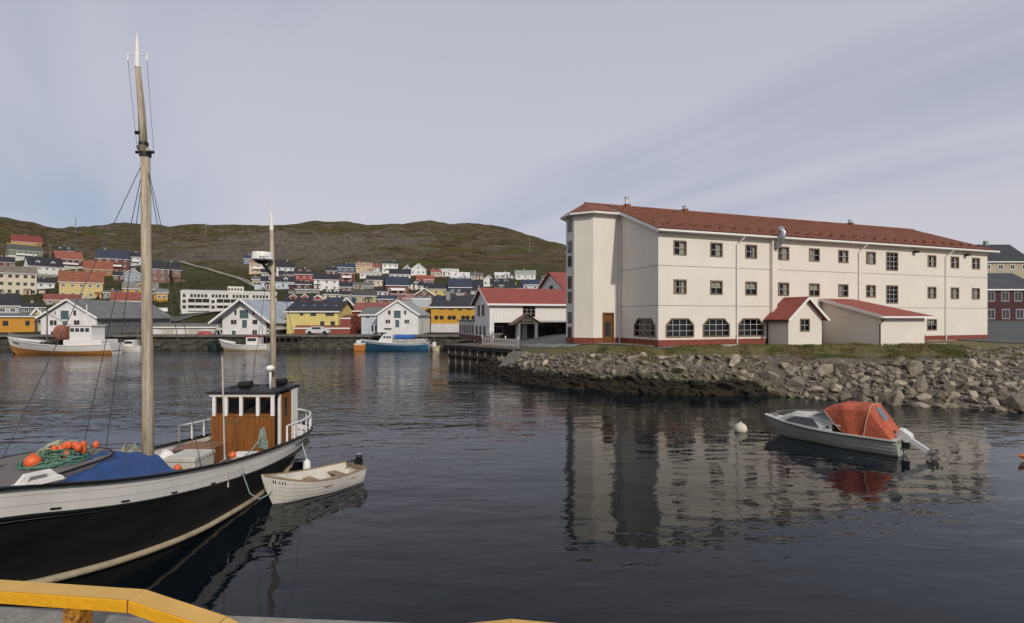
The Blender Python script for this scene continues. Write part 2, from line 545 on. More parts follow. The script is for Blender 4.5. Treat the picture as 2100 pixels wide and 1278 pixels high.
def shore_rock_material(dark=1.0, name='shore_rock'):
    m = bpy.data.materials.new(name)
    m.use_nodes = True
    t = m.node_tree
    L = t.links.new
    b = t.nodes['Principled BSDF']
    b.inputs['Roughness'].default_value = 0.85
    b.inputs['Specular IOR Level'].default_value = 0.3
    g = N(t, 'ShaderNodeNewGeometry')
    oi = N(t, 'ShaderNodeObjectInfo')
    def nz(scale, det, st=(1, 1, 1)):
        mp = N(t, 'ShaderNodeMapping'); mp.inputs['Scale'].default_value = st
        L(g.outputs['Position'], mp.inputs[0])
        n = N(t, 'ShaderNodeTexNoise', i_Scale=scale, i_Detail=det, i_Roughness=0.65)
        L(mp.outputs[0], n.inputs['Vector'])
        return n.outputs['Fac']
    def mix(f, a, c):
        x = N(t, 'ShaderNodeMix', data_type='RGBA')
        L(f, x.inputs[0])
        for i, q in ((6, a), (7, c)):
            if isinstance(q, tuple):
                x.inputs[i].default_value = (*q, 1)
            else:
                L(q, x.inputs[i])
        return x.outputs[2]
    def thr(v, a, c):
        r = ramp(t, [(a, 0.0), (c, 1.0)])
        L(v, r.inputs[0])
        return r.outputs[0]
    k = dark
    c1 = mix(thr(nz(2.6, 9), 0.33, 0.67), (0.11 * k, 0.088 * k, 0.06 * k), (0.42 * k, 0.36 * k, 0.265 * k))
    c2 = mix(thr(nz(0.5, 3), 0.4, 0.65), c1, (0.30 * k, 0.262 * k, 0.21 * k))
    rv = ramp(t, [(0.0, 0.6), (0.75, 1.1), (1.0, 1.6)])
    L(oi.outputs['Random'], rv.inputs[0])
    mm = N(t, 'ShaderNodeMix', data_type='RGBA', blend_type='MULTIPLY'); mm.inputs[0].default_value = 1
    L(c2, mm.inputs[6]); L(rv.outputs[0], mm.inputs[7])
    # tide line: algae, then black weed below high water
    sp = N(t, 'ShaderNodeSeparateXYZ'); L(g.outputs['Position'], sp.inputs[0])
    ad = N(t, 'ShaderNodeMath', operation='MULTIPLY_ADD'); ad.inputs[1].default_value = -1.1
    L(nz(0.9, 4), ad.inputs[0]); L(sp.outputs['Z'], ad.inputs[2])
    # the tide line fades out where the loose pile on the right has been tipped more recently
    xr = N(t, 'ShaderNodeMapRange'); xr.inputs[1].default_value = 15.5; xr.inputs[2].default_value = 18.5; xr.inputs[3].default_value = 0; xr.inputs[4].default_value = 1.5
    L(sp.outputs['X'], xr.inputs[0])
    ad2 = N(t, 'ShaderNodeMath', operation='ADD'); L(ad.outputs[0], ad2.inputs[0]); L(xr.outputs[0], ad2.inputs[1])
    mr = N(t, 'ShaderNodeMapRange'); mr.inputs[1].default_value = -1.5; mr.inputs[2].default_value = 1.5
    L(ad2.outputs[0], mr.inputs[0])
    v = mr.outputs[0]
    alg = ramp(t, [(0.60, 0.0), (0.64, 0.75), (0.70, 0.55), (0.76, 0.0)])
    L(v, alg.inputs[0])
    algn = N(t, 'ShaderNodeMath', operation='MULTIPLY'); L(alg.outputs[0], algn.inputs[0]); L(thr(nz(1.3, 3), 0.45, 0.6), algn.inputs[1])
    c3 = mix(algn.outputs[0], mm.outputs[2], (0.055, 0.062, 0.014))
    weed = ramp(t, [(0.60, 1.0), (0.655, 0.0)])
    L(v, weed.inputs[0])
    wc = mix(thr(nz(2.5, 5), 0.4, 0.65), (0.013, 0.011, 0.007), (0.040, 0.030, 0.016))
    c4 = mix(weed.outputs[0], c3, wc)
    L(c4, b.inputs['Base Color'])
    bp = N(t, 'ShaderNodeBump', i_Strength=1.0, i_Distance=0.12)
    L(nz(6, 8), bp.inputs['Height'])
    bv = N(t, 'ShaderNodeBevel', samples=3)          # worn edges
    bv.inputs['Radius'].default_value = 0.07
    L(bv.outputs[0], bp.inputs['Normal'])
    L(bp.outputs[0], b.inputs['Normal'])
    return m
ROCK = shore_rock_material()
def ground_material():
    m = bpy.data.materials.new('rough_grass_ground')
    m.use_nodes = True
    t = m.node_tree
    L = t.links.new
    b = t.nodes['Principled BSDF']
    b.inputs['Roughness'].default_value = 0.95
    g = N(t, 'ShaderNodeNewGeometry')
    n1 = N(t, 'ShaderNodeTexNoise', i_Scale=0.6, i_Detail=7, i_Roughness=0.7); L(g.outputs['Position'], n1.inputs['Vector'])
    n2 = N(t, 'ShaderNodeTexNoise', i_Scale=5, i_Detail=6, i_Roughness=0.7); L(g.outputs['Position'], n2.inputs['Vector'])
    r1 = ramp(t, [(0.35, (0.15, 0.11, 0.055)), (0.52, (0.13, 0.115, 0.04)), (0.68, (0.07, 0.085, 0.02))]); L(n1.outputs['Fac'], r1.inputs[0])
    r2 = ramp(t, [(0.3, 0.55), (0.7, 1.3)]); L(n2.outputs['Fac'], r2.inputs[0])
    mm = N(t, 'ShaderNodeMix', data_type='RGBA', blend_type='MULTIPLY'); mm.inputs[0].default_value = 1
    L(r1.outputs[0], mm.inputs[6]); L(r2.outputs[0], mm.inputs[7]); L(mm.outputs[2], b.inputs['Base Color'])
    bp = N(t, 'ShaderNodeBump', i_Strength=0.8, i_Distance=0.05); L(n2.outputs['Fac'], bp.inputs['Height']); L(bp.outputs[0], b.inputs['Normal'])
    return m
GRASSG = ground_material()
def hotel_land():
    xs, x = [], -11.0
    while x < 130:
        xs.append(x); x += 0.45 if x < 40 else 6
    ys, y = [], 6.0
    while y < 96:
        ys.append(y); y += 0.45 if y < 52 else 4
    idx, V, Fb, Fg = {}, [], [], []
    S = {}
    for j, yy in enumerate(ys):
        for i, xx in enumerate(xs):
            s = sdist(xx, yy)
            if s > -4:
                idx[i, j] = len(V)
                S[i, j] = s - interp(BW, xx)
                V.append((xx, yy, gz(xx, yy, s)))
    for j in range(len(ys) - 1):
        for i in range(len(xs) - 1):
            k = [(i, j), (i + 1, j), (i + 1, j + 1), (i, j + 1)]
            if all(q in idx for q in k):
                (Fb if max(S[q] for q in k) < 0.1 else Fg).append(tuple(idx[q] for q in k))
    mb = MB(); mb.v, mb.f = V, Fg
    g = tag(mb.build('hotel_ground', GRASSG, fix=False, smooth_=True), kind='structure')
    mb = MB(); mb.v, mb.f = V, Fb
    return tag(mb.build('shore_bank', shore_rock_material(0.45, 'bank_rubble'), fix=False), kind='structure')
BANK = hotel_land()
# asphalt: apron round the tower and the entrance, street at the right end
def sheet(name, pts, z, m):
    return tag(MB().add([(x, y, z) for x, y in pts], [tuple(range(len(pts)))]).build(name, m, fix=False), kind='structure')
PALE = mat('worn_asphalt', (0.21, 0.20, 0.185), 0.9, 0.2, scale=0.8)
def forecourt():
    poly = [(-2.8, 50.5), (1.0, 45.6), (3.6, 41.6), (6.5, 40.2), (9.2, 37.9), (11.0, 36.6), (14, 38.5), (9, 46), (7, 66), (-4.6, 66), (-4.6, 56)]
    def inside(x, y):
        c = False
        for (ax, ay), (bx, by) in zip(poly, poly[1:] + poly[:1]):
            if (ay > y) != (by > y) and x < (bx - ax) * (y - ay) / (by - ay) + ax:
                c = not c
        return c
    mb = MB()
    st = 0.3
    idx = {}
    def vid(i, j):
        if (i, j) not in idx:
            x, y = -6 + i * st, 36 + j * st
            idx[i, j] = len(mb.v)
            mb.v.append((x, y, gz(x, y) + 0.05))
        return idx[i, j]
    for i in range(70):
        for j in range(104):
            x, y = -6 + (i + 0.5) * st, 36 + (j + 0.5) * st
            if inside(x, y) and sdist(x, y) > interp(BW, x) + 0.55:
                mb.f.append((vid(i, j), vid(i + 1, j), vid(i + 1, j + 1), vid(i, j + 1)))
    tag(mb.build('hotel_forecourt', PALE, fix=False, smooth_=True), kind='structure')
forecourt()
def street():
    mb = MB()
    rows = []
    for j in range(24):
        t = j / 23
        x0, x1, y = 40.0 + 9 * t, 118.0, 41.0 + 45 * t
        rows.append([(x0 + (x1 - x0) * i / 20, y - (0 if j else 0)) for i in range(21)])
    mb.v = [(x, y, gz(x, y) + 0.05) for r in rows for x, y in r]
    mb.f = [(j * 21 + i, j * 21 + i + 1, (j + 1) * 21 + i + 1, (j + 1) * 21 + i) for j in range(23) for i in range(20)]
    tag(mb.build('side_street', ASPH, fix=False, smooth_=True), kind='structure')
street()
# ---- the rocks
def rock_meshes(n=26, pts=17):
    out = []
    for k in range(n):
        rr = random.Random(100 + k)
        bm = bmesh.new()
        sx, sy, sz = rr.uniform(0.85, 1.5), rr.uniform(0.7, 1.05), rr.uniform(0.45, 0.85)
        for i in range(pts):
            v = Vector((rr.gauss(0, 1), rr.gauss(0, 1), rr.gauss(0, 1))).normalized()
            # push towards a box so that facets are broad and edges sharp
            mx = max(abs(v.x), abs(v.y), abs(v.z))
            v = v.lerp(v / mx, rr.uniform(0.3, 0.8)) * rr.uniform(0.72, 1.0)
            bm.verts.new((v.x * sx, v.y * sy, v.z * sz))
        r = bmesh.ops.convex_hull(bm, input=bm.verts)
        junk = [g for g in set(r['geom_interior'] + r['geom_unused']) if isinstance(g, bmesh.types.BMVert) and g.is_valid]
        bmesh.ops.delete(bm, geom=junk, context='VERTS')
        me = bpy.data.meshes.new('rock')
        bm.to_mesh(me); bm.free()
        me.materials.append(ROCK)
        out.append(me)
    return out
ROCKS = rock_meshes()
def place_rocks():
    rr = random.Random(5)
    cell, placed = {}, []
    cum, seg = 0, []
    for a, b_ in zip(SHORE[3:14], SHORE[4:15]):
        l = math.hypot(b_[0] - a[0], b_[1] - a[1])
        seg.append((cum, l, a, b_)); cum += l
    def trial(r0, r1, n, overlap):
        got = 0
        for _ in range(n):
            u = rr.uniform(0, cum)
            for c0, l, a, b_ in seg:
                if u <= c0 + l:
                    break
            t = (u - c0) / l
            x, y = a[0] + (b_[0] - a[0]) * t, a[1] + (b_[1] - a[1]) * t
            nx, ny = -(b_[1] - a[1]) / l, (b_[0] - a[0]) / l
            w = interp(BW, x)
            s = rr.uniform(-0.7, w - 0.15 + (2.5 if x > 28 else 0)) if x > 4 else rr.uniform(-0.5, w * 0.9)
            x, y = x + nx * s, y + ny * s
            k = x / y
            if k < -0.06 or k > 1.2:
                continue
            s = sdist(x, y)
            w = interp(BW, x)
            if s > w + smooth([(27, 0.05), (31, 3.0)], x) - 0.35 * rr.random():
                continue
            r = rr.uniform(r0, r1)
            rubble = x > 27 and s > 4.0
            if rubble:
                r *= 0.72
            if x < 6:
                r *= 0.75
            if s > w - 0.7:
                r *= rr.uniform(0.5, 1.0)
            g = (int(x // 1.5), int(y // 1.5))
            bad = False
            for i in (-1, 0, 1):
                for j in (-1, 0, 1):
                    for (qx, qy, qr) in cell.get((g[0] + i, g[1] + j), ()):
                        if (qx - x) ** 2 + (qy - y) ** 2 < ((qr + r) * overlap) ** 2:
                            bad = True
            if bad:
                continue
            cell.setdefault(g, []).append((x, y, r))
            placed.append((x, y, r, gz(x, y, s) + r * rr.uniform(-0.05, 0.28)))
            got += 1
        return got
    trial(0.42, 0.64, 260, 0.80)
    trial(0.21, 0.40, 8000, 0.72)
    trial(0.09, 0.24, 30000, 0.70)
    placed.sort(key=lambda p: (p[0] / p[1] > 1.01, -p[2] / p[1]))
    for x, y, r, z in placed[:300]:
        o = link('rock', rr.choice(ROCKS), BANK, (x, y, z))
        o.rotation_euler = (rr.gauss(0, 0.5), rr.gauss(0, 0.5), rr.uniform(0, 6.28))
        o.scale = (r * rr.uniform(0.9, 1.25), r * rr.uniform(0.8, 1.1), r * rr.uniform(0.8, 1.1))
    mb = MB()
    for x, y, r, z in placed[300:]:
        me = rr.choice(ROCKS)
        M = Matrix.Translation((x, y, z)) @ Matrix.Rotation(rr.uniform(0, 6.28), 4, 'Z') @ Matrix.Rotation(rr.gauss(0, 0.4), 4, 'X') @ Matrix.Scale(r, 4)
        mb.add([M @ v.co for v in me.vertices], [tuple(p.vertices) for p in me.polygons])
    tag(mb.build('small_rocks', ROCK, BANK, fix=False), kind='stuff')
place_rocks()
# ---- rough grass along the top of the bank
def grass_material():
    m = bpy.data.materials.new('grass_blades')
    m.use_nodes = True
    t = m.node_tree
    L = t.links.new
    b = t.nodes['Principled BSDF']
    b.inputs['Roughness'].default_value = 0.8
    g = N(t, 'ShaderNodeNewGeometry')
    n1 = N(t, 'ShaderNodeTexNoise', i_Scale=0.5, i_Detail=4, i_Roughness=0.6); L(g.outputs['Position'], n1.inputs['Vector'])
    r1 = ramp(t, [(0.36, (0.19, 0.14, 0.06)), (0.50, (0.15, 0.135, 0.042)), (0.62, (0.08, 0.105, 0.018))]); L(n1.outputs['Fac'], r1.inputs[0])
    L(r1.outputs[0], b.inputs['Base Color'])
    return m
def grass():
    rr = random.Random(8)
    mb = MB()
    n = 0
    while n < 30000:
        x = rr.uniform(1.5, 32.5)
        y = rr.uniform(31, 43)
        s = sdist(x, y)
        w = interp(BW, x)
        if s < w - 0.75 or s > w + 3.2:
            continue
        if rr.random() > 0.15 + 0.85 * (fbm(x, y, 1.2, 3) > 0.0):
            continue
        # keep clear of the buildings
        lx = (x - 10.57) * 0.9458 + (y - 37) * 0.3249
        ly = -(x - 10.57) * 0.3249 + (y - 37) * 0.9458
        if ly > -0.1 and lx > -0.2 or (9.9 < lx < 13.6 and ly > -2.2) or (15.6 < lx < 20.8 and ly > -4.9) or (ly > 3 and lx < 0):
            continue
        tall = rr.uniform(0.04, 0.17) * (1.6 if 26 < x < 33 else 1)
        a = rr.uniform(0, 6.28)
        z = gz(x, y, s) - 0.02
        dx, dy = math.cos(a) * 0.022, math.sin(a) * 0.022
        lx_, ly_ = rr.gauss(0, 0.06), rr.gauss(0, 0.06)
        mb.add([(x - dx, y - dy, z), (x + dx, y + dy, z), (x + lx_, y + ly_, z + tall)], [(0, 1, 2)])
        n += 1
    tag(mb.build('grass', grass_material(), fix=False), 'rough yellow-green grass along the top of the rock bank', 'grass', kind='stuff')
grass()
# ---- the quay underfoot
tag(MB().prism([(-14, -12), (14, -12), (14, 1.80), (-14, 3.70)], -1.0, 3.35).build('quay', CONC, bevel=0.02), kind='structure')
# ================================================================== HOTEL
CREAM = mat('cream_cladding', (0.725, 0.67, 0.575), 0.6, 0.045, scale=0.45, streak=0.028)
PLINTH = mat('red_plinth', (0.23, 0.055, 0.035), 0.7, 0.2, scale=3, streak=0.2)
ROOFR = mat('red_roof_tiles', (0.20, 0.073, 0.041), 0.75, 0.3, scale=1.6, dirt=(0.11, 0.05, 0.035), dirt_at=0.58)
ROOFR2 = mat('bright_red_roof', (0.27, 0.062, 0.045), 0.6, 0.15, scale=2)
FRAMEB = mat('taupe_window_frame', (0.20, 0.145, 0.10), 0.6, 0.15)
MUNT = mat('pale_muntin', (0.40, 0.39, 0.38), 0.5, 0.05)
CURT = mat('beige_curtain', (0.62, 0.55, 0.43), 0.9, 0.2, scale=6, stretch=(6, 1, 0.4))
DOORW = mat('varnished_door', (0.15, 0.06, 0.018), 0.4, 0.25, scale=5, stretch=(4, 1, 0.4))
JOINT = mat('cladding_joint', (0.33, 0.30, 0.26), 0.8, 0.1)
UX, UY = 0.9458, 0.3249
ANG = math.atan2(UY, UX)
AX, AY, AZ = 10.57, 37.0, 2.95
def holes_wall(x0, x1, z0, z1, holes, y=0.0):
    """A wall in the plane y with rectangular openings (x0, x1, z0, z1)."""
    xs = sorted({x0, x1, *[h[0] for h in holes], *[h[1] for h in holes]})
    zs = sorted({z0, z1, *[h[2] for h in holes], *[h[3] for h in holes]})
    mb = MB()
    mb.v = [(x, y, z) for z in zs for x in xs]
    n = len(xs)
    for j in range(len(zs) - 1):
        for i in range(n - 1):
            cx, cz = (xs[i] + xs[i + 1]) / 2, (zs[j] + zs[j + 1]) / 2
            if not any(h[0] < cx < h[1] and h[2] < cz < h[3] for h in holes):
                mb.f.append((j * n + i, j * n + i + 1, (j + 1) * n + i + 1, (j + 1) * n + i))
    return mb
def cross_window(parent, x0, x1, z0, z1, nx=2, nz_=2, curtain=0.4, side=1, M=None, frame=FRAMEB, fw=0.10, muntm=MUNT, corner=0.0):
    """Recessed window: frame and bars (window), with panes, room behind and curtain as its pieces. M places the plane."""
    w, h = x1 - x0, z1 - z0
    mb = MB()
    if corner:
        c = corner
        outer = [(0, 0), (w, 0), (w, h - c), (w - c, h), (c, h), (0, h - c)]
        for i in range(6):
            a, b_ = outer[i], outer[(i + 1) % 6]
            mb.bar((a[0], 0.02, a[1]), (b_[0], 0.02, b_[1]), fw, fw * 1.4, up=(0, 1, 0))
    else:
        mb.box(0, fw, -0.03, 0.12, 0, h).box(w - fw, w, -0.03, 0.12, 0, h).box(fw, w - fw, -0.03, 0.12, 0, fw).box(fw, w - fw, -0.03, 0.12, h - fw, h)
    loc = Vector((x0, 0, z0))
    win = mb.build('window', frame, parent, loc)
    if M is not None:
        win.matrix_local = M @ Matrix.Translation(loc)
    mu = MB()
    for i in range(1, nx):
        x = w * i / nx
        mu.box(x - 0.022, x + 0.022, 0.025, 0.055, fw * 0.5, h - fw * 0.5)
    for j in range(1, nz_):
        z = h * j / nz_
        mu.box(fw * 0.5, w - fw * 0.5, 0.03, 0.05, z - 0.02, z + 0.02)
    mu.build('glazing_bar', muntm, win)
    MB().quad((0.01, 0.07, 0.01), (w - 0.01, 0.07, 0.01), (w - 0.01, 0.07, h - 0.01), (0.01, 0.07, h - 0.01)).build('pane', GLASS, win, fix=False)
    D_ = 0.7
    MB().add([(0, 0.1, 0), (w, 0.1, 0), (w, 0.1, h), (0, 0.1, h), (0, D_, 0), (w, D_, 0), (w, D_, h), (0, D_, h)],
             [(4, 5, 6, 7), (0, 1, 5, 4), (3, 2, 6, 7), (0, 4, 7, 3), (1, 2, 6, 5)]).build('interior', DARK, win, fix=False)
    def drape(xa, xb, za, zb, folds=8):
        V, Fc = [], []
        for i in range(folds + 1):
            x = xa + (xb - xa) * i / folds
            yy = 0.13 + 0.02 * (i % 2)
            V += [(x, yy, za), (x, yy, zb)]
        for i in range(folds):
            Fc.append((2 * i, 2 * i + 2, 2 * i + 3, 2 * i + 1))
        MB().add(V, Fc).build('curtain', CURT, win, fix=False)
    if curtain:
        e = fw * 0.7
        cw = w * curtain
        q = random.random()
        if q < 0.12:
            drape(e, w - e, h * random.uniform(0.35, 0.7), h - e, 2)          # a blind drawn part of the way
        elif q < 0.34:
            drape(e, e + cw * 0.5, e, h - e, 6)
            drape(w - e - cw * 0.6, w - e, e, h - e, 6)
        elif side > 0:
            drape(w - cw - e, w - e, e, h - e)
        else:
            drape(e, e + cw, e, h - e)
    return win
def tile_slope(mb, p0, u, v, lu, lv, pu=0.3, pv=0.38):
    """Pantile surface: p0 lower corner, u along the eaves, v up the slope; waves along u, steps along v."""
    p0, u, v = Vector(p0), Vector(u).normalized(), Vector(v).normalized()
    n = u.cross(v).normalized()
    if n.z < 0:
        n = -n
    nu, nv = int(lu / pu), max(1, int(lv / pv))
    cols = nu * 4 + 1
    base = len(mb.v)
    for j in range(nv):
        for k, off in ((0, 0.045), (1, 0.012)):
            vv = lv * (j + k) / nv
            for i in range(cols):
                uu = lu * i / (cols - 1)
                hgt = off + 0.028 * (0.5 + 0.5 * math.sin(2 * PI * i / 4))
                mb.v.append(tuple(p0 + u * uu + v * vv + n * hgt))
    for j in range(nv):
        r0 = base + (2 * j) * cols
        for i in range(cols - 1):
            mb.f.append((r0 + i, r0 + i + 1, r0 + cols + i + 1, r0 + cols + i))
            if j < nv - 1:
                mb.f.append((r0 + cols + i, r0 + cols + i + 1, r0 + 2 * cols + i + 1, r0 + 2 * cols + i))
def hotel():
    LEN, WID, EZ, RZ = 36.93, 14.3, 8.5, 11.65
    def fr(px):
        k = (px - 1050) / F
        return (AY * k - AX) / (UX - UY * k)
    H = thing('hotel', 'long cream three-storey hotel with red tiled roof and corner tower on the rock bank', 'hotel', (AX, AY, AZ), ANG)
    rows = [(1378, 1411), (1453.5, 1484.5), (1525.5, 1555), (1593, 1620.5), (1657, 1682.6), (1717, 1741.5), (1774.7, 1797), None, (1901, 1921), (1949, 1967), (1992.7, 2009.4)]
    tall = (1817, 1841.5)
    holes, spec = [], []
    for z0, z1 in ((3.79, 4.88), (6.64, 7.74)):
        for i, p in enumerate(rows):
            if p:
                a, b_ = fr(p[0]), fr(p[1])
                m = (a + b_) / 2
                a, b_ = m - 0.58, m + 0.58
                holes.append((a, b_, z0, z1)); spec.append((a, b_, z0, z1, 2, 2, 0.34 + 0.24 * random.random(), 0))
        a, b_ = fr(tall[0]), fr(tall[1])
        zz = (6.17, 7.8) if z0 > 5 else (3.3, 4.9)
        holes.append((a, b_, *zz)); spec.append((a, b_, *zz, 3, 4, 0, 0))
    a, b_ = fr(1901), fr(1921)
    holes.append((a, b_, 0.9, 1.95)); spec.append((a, b_, 0.9, 1.95, 2, 2, 0.3, 0))
    arch = []
    for p in ((1366, 1422), (1442, 1495), (1513.7, 1565)):
        a, b_ = fr(p[0]), fr(p[1])
        holes.append((a, b_, 0.66, 1.98)); spec.append((a, b_, 0.66, 1.98, 4, 3, 0, 0.46)); arch.append((a, b_))
    mb = holes_wall(0, LEN, 0.44, EZ, holes)
    for a, b_ in arch:                      # canted upper corners of the dining-room windows
        c = 0.46
        mb.add([(a, 0, 1.98), (a + c, 0, 1.98), (a, 0, 1.98 - c)], [(0, 1, 2)])
        mb.add([(b_, 0, 1.98), (b_ - c, 0, 1.98), (b_, 0, 1.98 - c)], [(0, 1, 2)])
    # far gable and rear
    mb.add([(LEN, 0, 0.44), (LEN, WID, 0.44), (LEN, WID, EZ), (LEN, WID / 2, RZ - 0.12), (LEN, 0, EZ)], [(0, 1, 2, 3, 4)])
    mb.add([(0, WID, 0.44), (LEN, WID, 0.44), (LEN, WID, EZ), (0, WID, EZ)], [(0, 1, 2, 3)])
    mb.add([(0, 9.06, 0.44), (0, WID, 0.44), (0, WID, EZ), (0, 9.06, EZ)], [(0, 1, 2, 3)])
    mb.add([(0, 0, EZ), (0, WID, EZ), (0, WID / 2, RZ - 0.12)], [(0, 1, 2)])
    # near gable below the eaves, with the canted window
    ga, gb = 0.35, 3.1
    g = holes_wall(0, 5.24, 0.44, EZ, [(ga, gb, 0.66, 1.98)])
    g.add([(ga, 0, 1.98), (ga + 0.5, 0, 1.98), (ga, 0, 1.48)], [(0, 1, 2)])
    g.add([(gb, 0, 1.98), (gb - 0.5, 0, 1.98), (gb, 0, 1.48)], [(0, 1, 2)])
    MG = Matrix(((0, 1, 0, 0), (1, 0, 0, 0), (0, 0, 1, 0), (0, 0, 0, 1)))       # local x runs back along the gable
    mb.add([MG @ Vector(p) for p in g.v], g.f)
    wall = mb.build('wall', CREAM, H, fix=False)
    for i, s in enumerate(spec):
        cross_window(H, s[0], s[1], s[2], s[3], s[4], s[5], s[6], 1 if i % 5 else -1, corner=s[7])
    cross_window(H, ga, gb, 0.66, 1.98, 4, 3, 0, M=MG, corner=0.5)
    # tower: canted bay on the gable
    TP = [(0, 5.24), (-2.46, 5.24), (-3.62, 6.40), (-3.62, 7.90), (-2.46, 9.06), (0, 9.06)]
    TZ = 10.5
    dx0, dx1, dz = -1.62, -0.60, 2.46
    t = MB()
    tw = holes_wall(-2.46, 0, 0.44, TZ, [(dx0, dx1, 0.44, dz)], 5.24)
    t.add(tw.v, tw.f)
    for a, b_ in zip(TP[1:], TP[2:]):
        t.add([(*a, 0.44), (*b_, 0.44), (*b_, TZ), (*a, TZ)], [(0, 1, 2, 3)])
    t.build('tower_wall', CREAM, H, fix=False)
    d = MB().box(dx0, dx1, 5.30, 5.36, 0.12, dz).build('door', DOORW, H)
    MB().box(dx0 + 0.28, dx1 - 0.28, 5.27, 5.31, 0.55, 1.75).build('pane', PANE, d)
    MB().box(dx0 - 0.02, dx0 + 0.10, 5.2, 5.30, 0.06, dz + 0.02).box(dx1 - 0.10, dx1 + 0.02, 5.2, 5.30, 0.06, dz + 0.02).box(dx0 + 0.1, dx1 - 0.1, 5.2, 5.30, dz - 0.1, dz + 0.02).build('door_frame', DOORW, d)
    MB().tube([(dx1 - 0.2, 5.24, 1.1), (dx1 - 0.2, 5.24, 1.28)], 0.02).build('handle', STEEL, d)
    for y0, y1 in ((450, 474.5), (493.6, 518), (524, 547), (566, 592), (598, 622), (640, 663), (670, 695)):
        za, zb = [2.05 + (HZ - q) / F * 42.4 for q in (y1, y0)]
        w = MB().box(-3.66, -3.60, 6.78, 7.52, za, zb).build('window', FRAMEB, H)
        MB().box(-3.675, -3.66, 6.86, 7.44, za + 0.08, zb - 0.08).build('pane', PANE, w)
    # plinth
    p = MB()
    p.box(-0.03, LEN, -0.03, 0.2, 0, 0.44)
    p.box(-0.03, 0.2, 0.2, 5.24, 0, 0.44)
    p.box(dx1, -0.03, 5.21, 5.4, 0, 0.44).box(-2.46, dx0, 5.21, 5.4, 0, 0.44).box(dx0, dx1, 5.23, 5.4, 0, 0.10)
    for a, b_ in zip(TP[1:4], TP[2:5]):
        a, b_ = Vector((*a, 0.22)), Vector((*b_, 0.22))
        p.bar(a, b_, 0.06, 0.44)
    p.box(LEN - 0.2, LEN + 0.03, 0.2, WID, 0, 0.44)
    p.build('plinth', PLINTH, H)
    MB().box(fr(1897), LEN + 0.05, -0.06, 0.0, -0.16, -0.004).build('base_flashing', TRIM, H)
    # joints between the storeys
    for z in (2.93, 5.84):
        MB().box(-0.012, LEN, -0.012, 0.0, z, z + 0.045).box(-0.012, 0.0, 0.0, 5.24, z, z + 0.045).build('floor_joint', JOINT, H)
    # roof
    r = MB()
    ov, e0, l0, l1 = 0.5, 8.42, -0.35, LEN + 0.75
    yc = WID / 2
    v = Vector((0, yc + ov, RZ - e0))
    tile_slope(r, (l0, -ov, e0), (1, 0, 0), v, l1 - l0, v.length)
    r.add([(l0, WID + ov, e0), (l1, WID + ov, e0), (l1, yc, RZ), (l0, yc, RZ)], [(0, 1, 2, 3)])
    r.add([(l0, -ov, e0 - 0.01), (l1, -ov, e0 - 0.01), (l1, yc, RZ - 0.03), (l0, yc, RZ - 0.03)], [(0, 1, 2, 3)])
    roof = r.build('roof', ROOFR, H, fix=False)
    rc = MB()
    rc.tube([(-2.3, yc, RZ + 0.03), (l1, yc, RZ + 0.03)], 0.10, 8)
    rc.build('ridge_cap', ROOFR, roof)
    s = MB()
    for k in range(58):
        x = l0 + 0.6 + k * 0.64
        for yy in ((0.55,) if k % 2 else (0.95,)):
            zz = e0 + (yy + ov) * (RZ - e0) / (yc + ov) + 0.08
            s.box(x - 0.12, x + 0.12, yy - 0.05, yy + 0.06, zz - 0.08, zz + 0.10)
    tag(s.build('snow_guard', mat('dark_red_iron', (0.13, 0.045, 0.03), 0.7, 0.2), roof), kind='stuff')
    # verge boards, soffit, gutter
    sl = (RZ - e0) / (yc + ov)
    for x in (l0 - 0.03, l1):
        b = MB().add([(x, -ov, e0 - 0.24), (x + 0.03, -ov, e0 - 0.24), (x + 0.03, yc, RZ - 0.24), (x, yc, RZ - 0.24), (x, -ov, e0 + 0.0), (x + 0.03, -ov, e0 + 0.0), (x + 0.03, yc, RZ + 0.0), (x, yc, RZ + 0.0)],
              [(0, 1, 2, 3), (4, 5, 6, 7), (0, 1, 5, 4), (1, 2, 6, 5), (2, 3, 7, 6), (3, 0, 4, 7)])
        b.build('verge_board', TRIM, roof)
    MB().box(l0, l1, -ov + 0.02, 0, e0 - 0.16, e0 - 0.12).build('soffit', TRIM, roof)
    MB().box(l0, l1, -ov - 0.10, -ov + 0.02, e0 - 0.15, e0 - 0.02).build('gutter', TRIM, roof)
    # tower roof: hips from the eaves to the end of the ridge
    ap = (-2.3, yc, RZ + 0.02)
    EV = [(0.15, 4.78), (-2.64, 4.78), (-4.06, 6.20), (-4.06, 8.10), (-2.64, 9.52), (0.15, 9.52)]
    ez = TZ + 0.06
    tr = MB()
    tr.add([(*q, ez) for q in EV] + [ap, (0.15, yc, RZ + 0.02)], [(0, 1, 6, 7), (1, 2, 6), (2, 3, 6), (3, 4, 6), (4, 5, 7, 6)])
    tr.build('tower_roof', ROOFR, H)
    fa = MB()
    for a, b_ in zip(EV, EV[1:]):
        fa.bar((*a, ez - 0.08), (*b_, ez - 0.08), 0.06, 0.13)
    fa.add([(*q, ez - 0.17) for q in EV], [(0, 1, 2, 3, 4, 5)])
    fa.build('tower_eaves', TRIM, H)
    # downpipes
    for x in (fr(1510), fr(1760), fr(1938)):
        MB().tube([(x + 0.35, -ov - 0.04, e0 - 0.2), (x + 0.2, -0.35, e0 - 0.45), (x, -0.1, e0 - 0.75), (x, -0.1, 0.0)], 0.05, 8).build('downpipe', TRIM, H)
    MB().tube([(0.02, 4.8, TZ - 0.15), (-0.12, 5.1, TZ - 0.7), (-0.12, 5.13, -0.05)], 0.055, 8).build('downpipe', TRIM, H)
    # ventilation shaft with a bright steel cowl
    x = fr(1583)
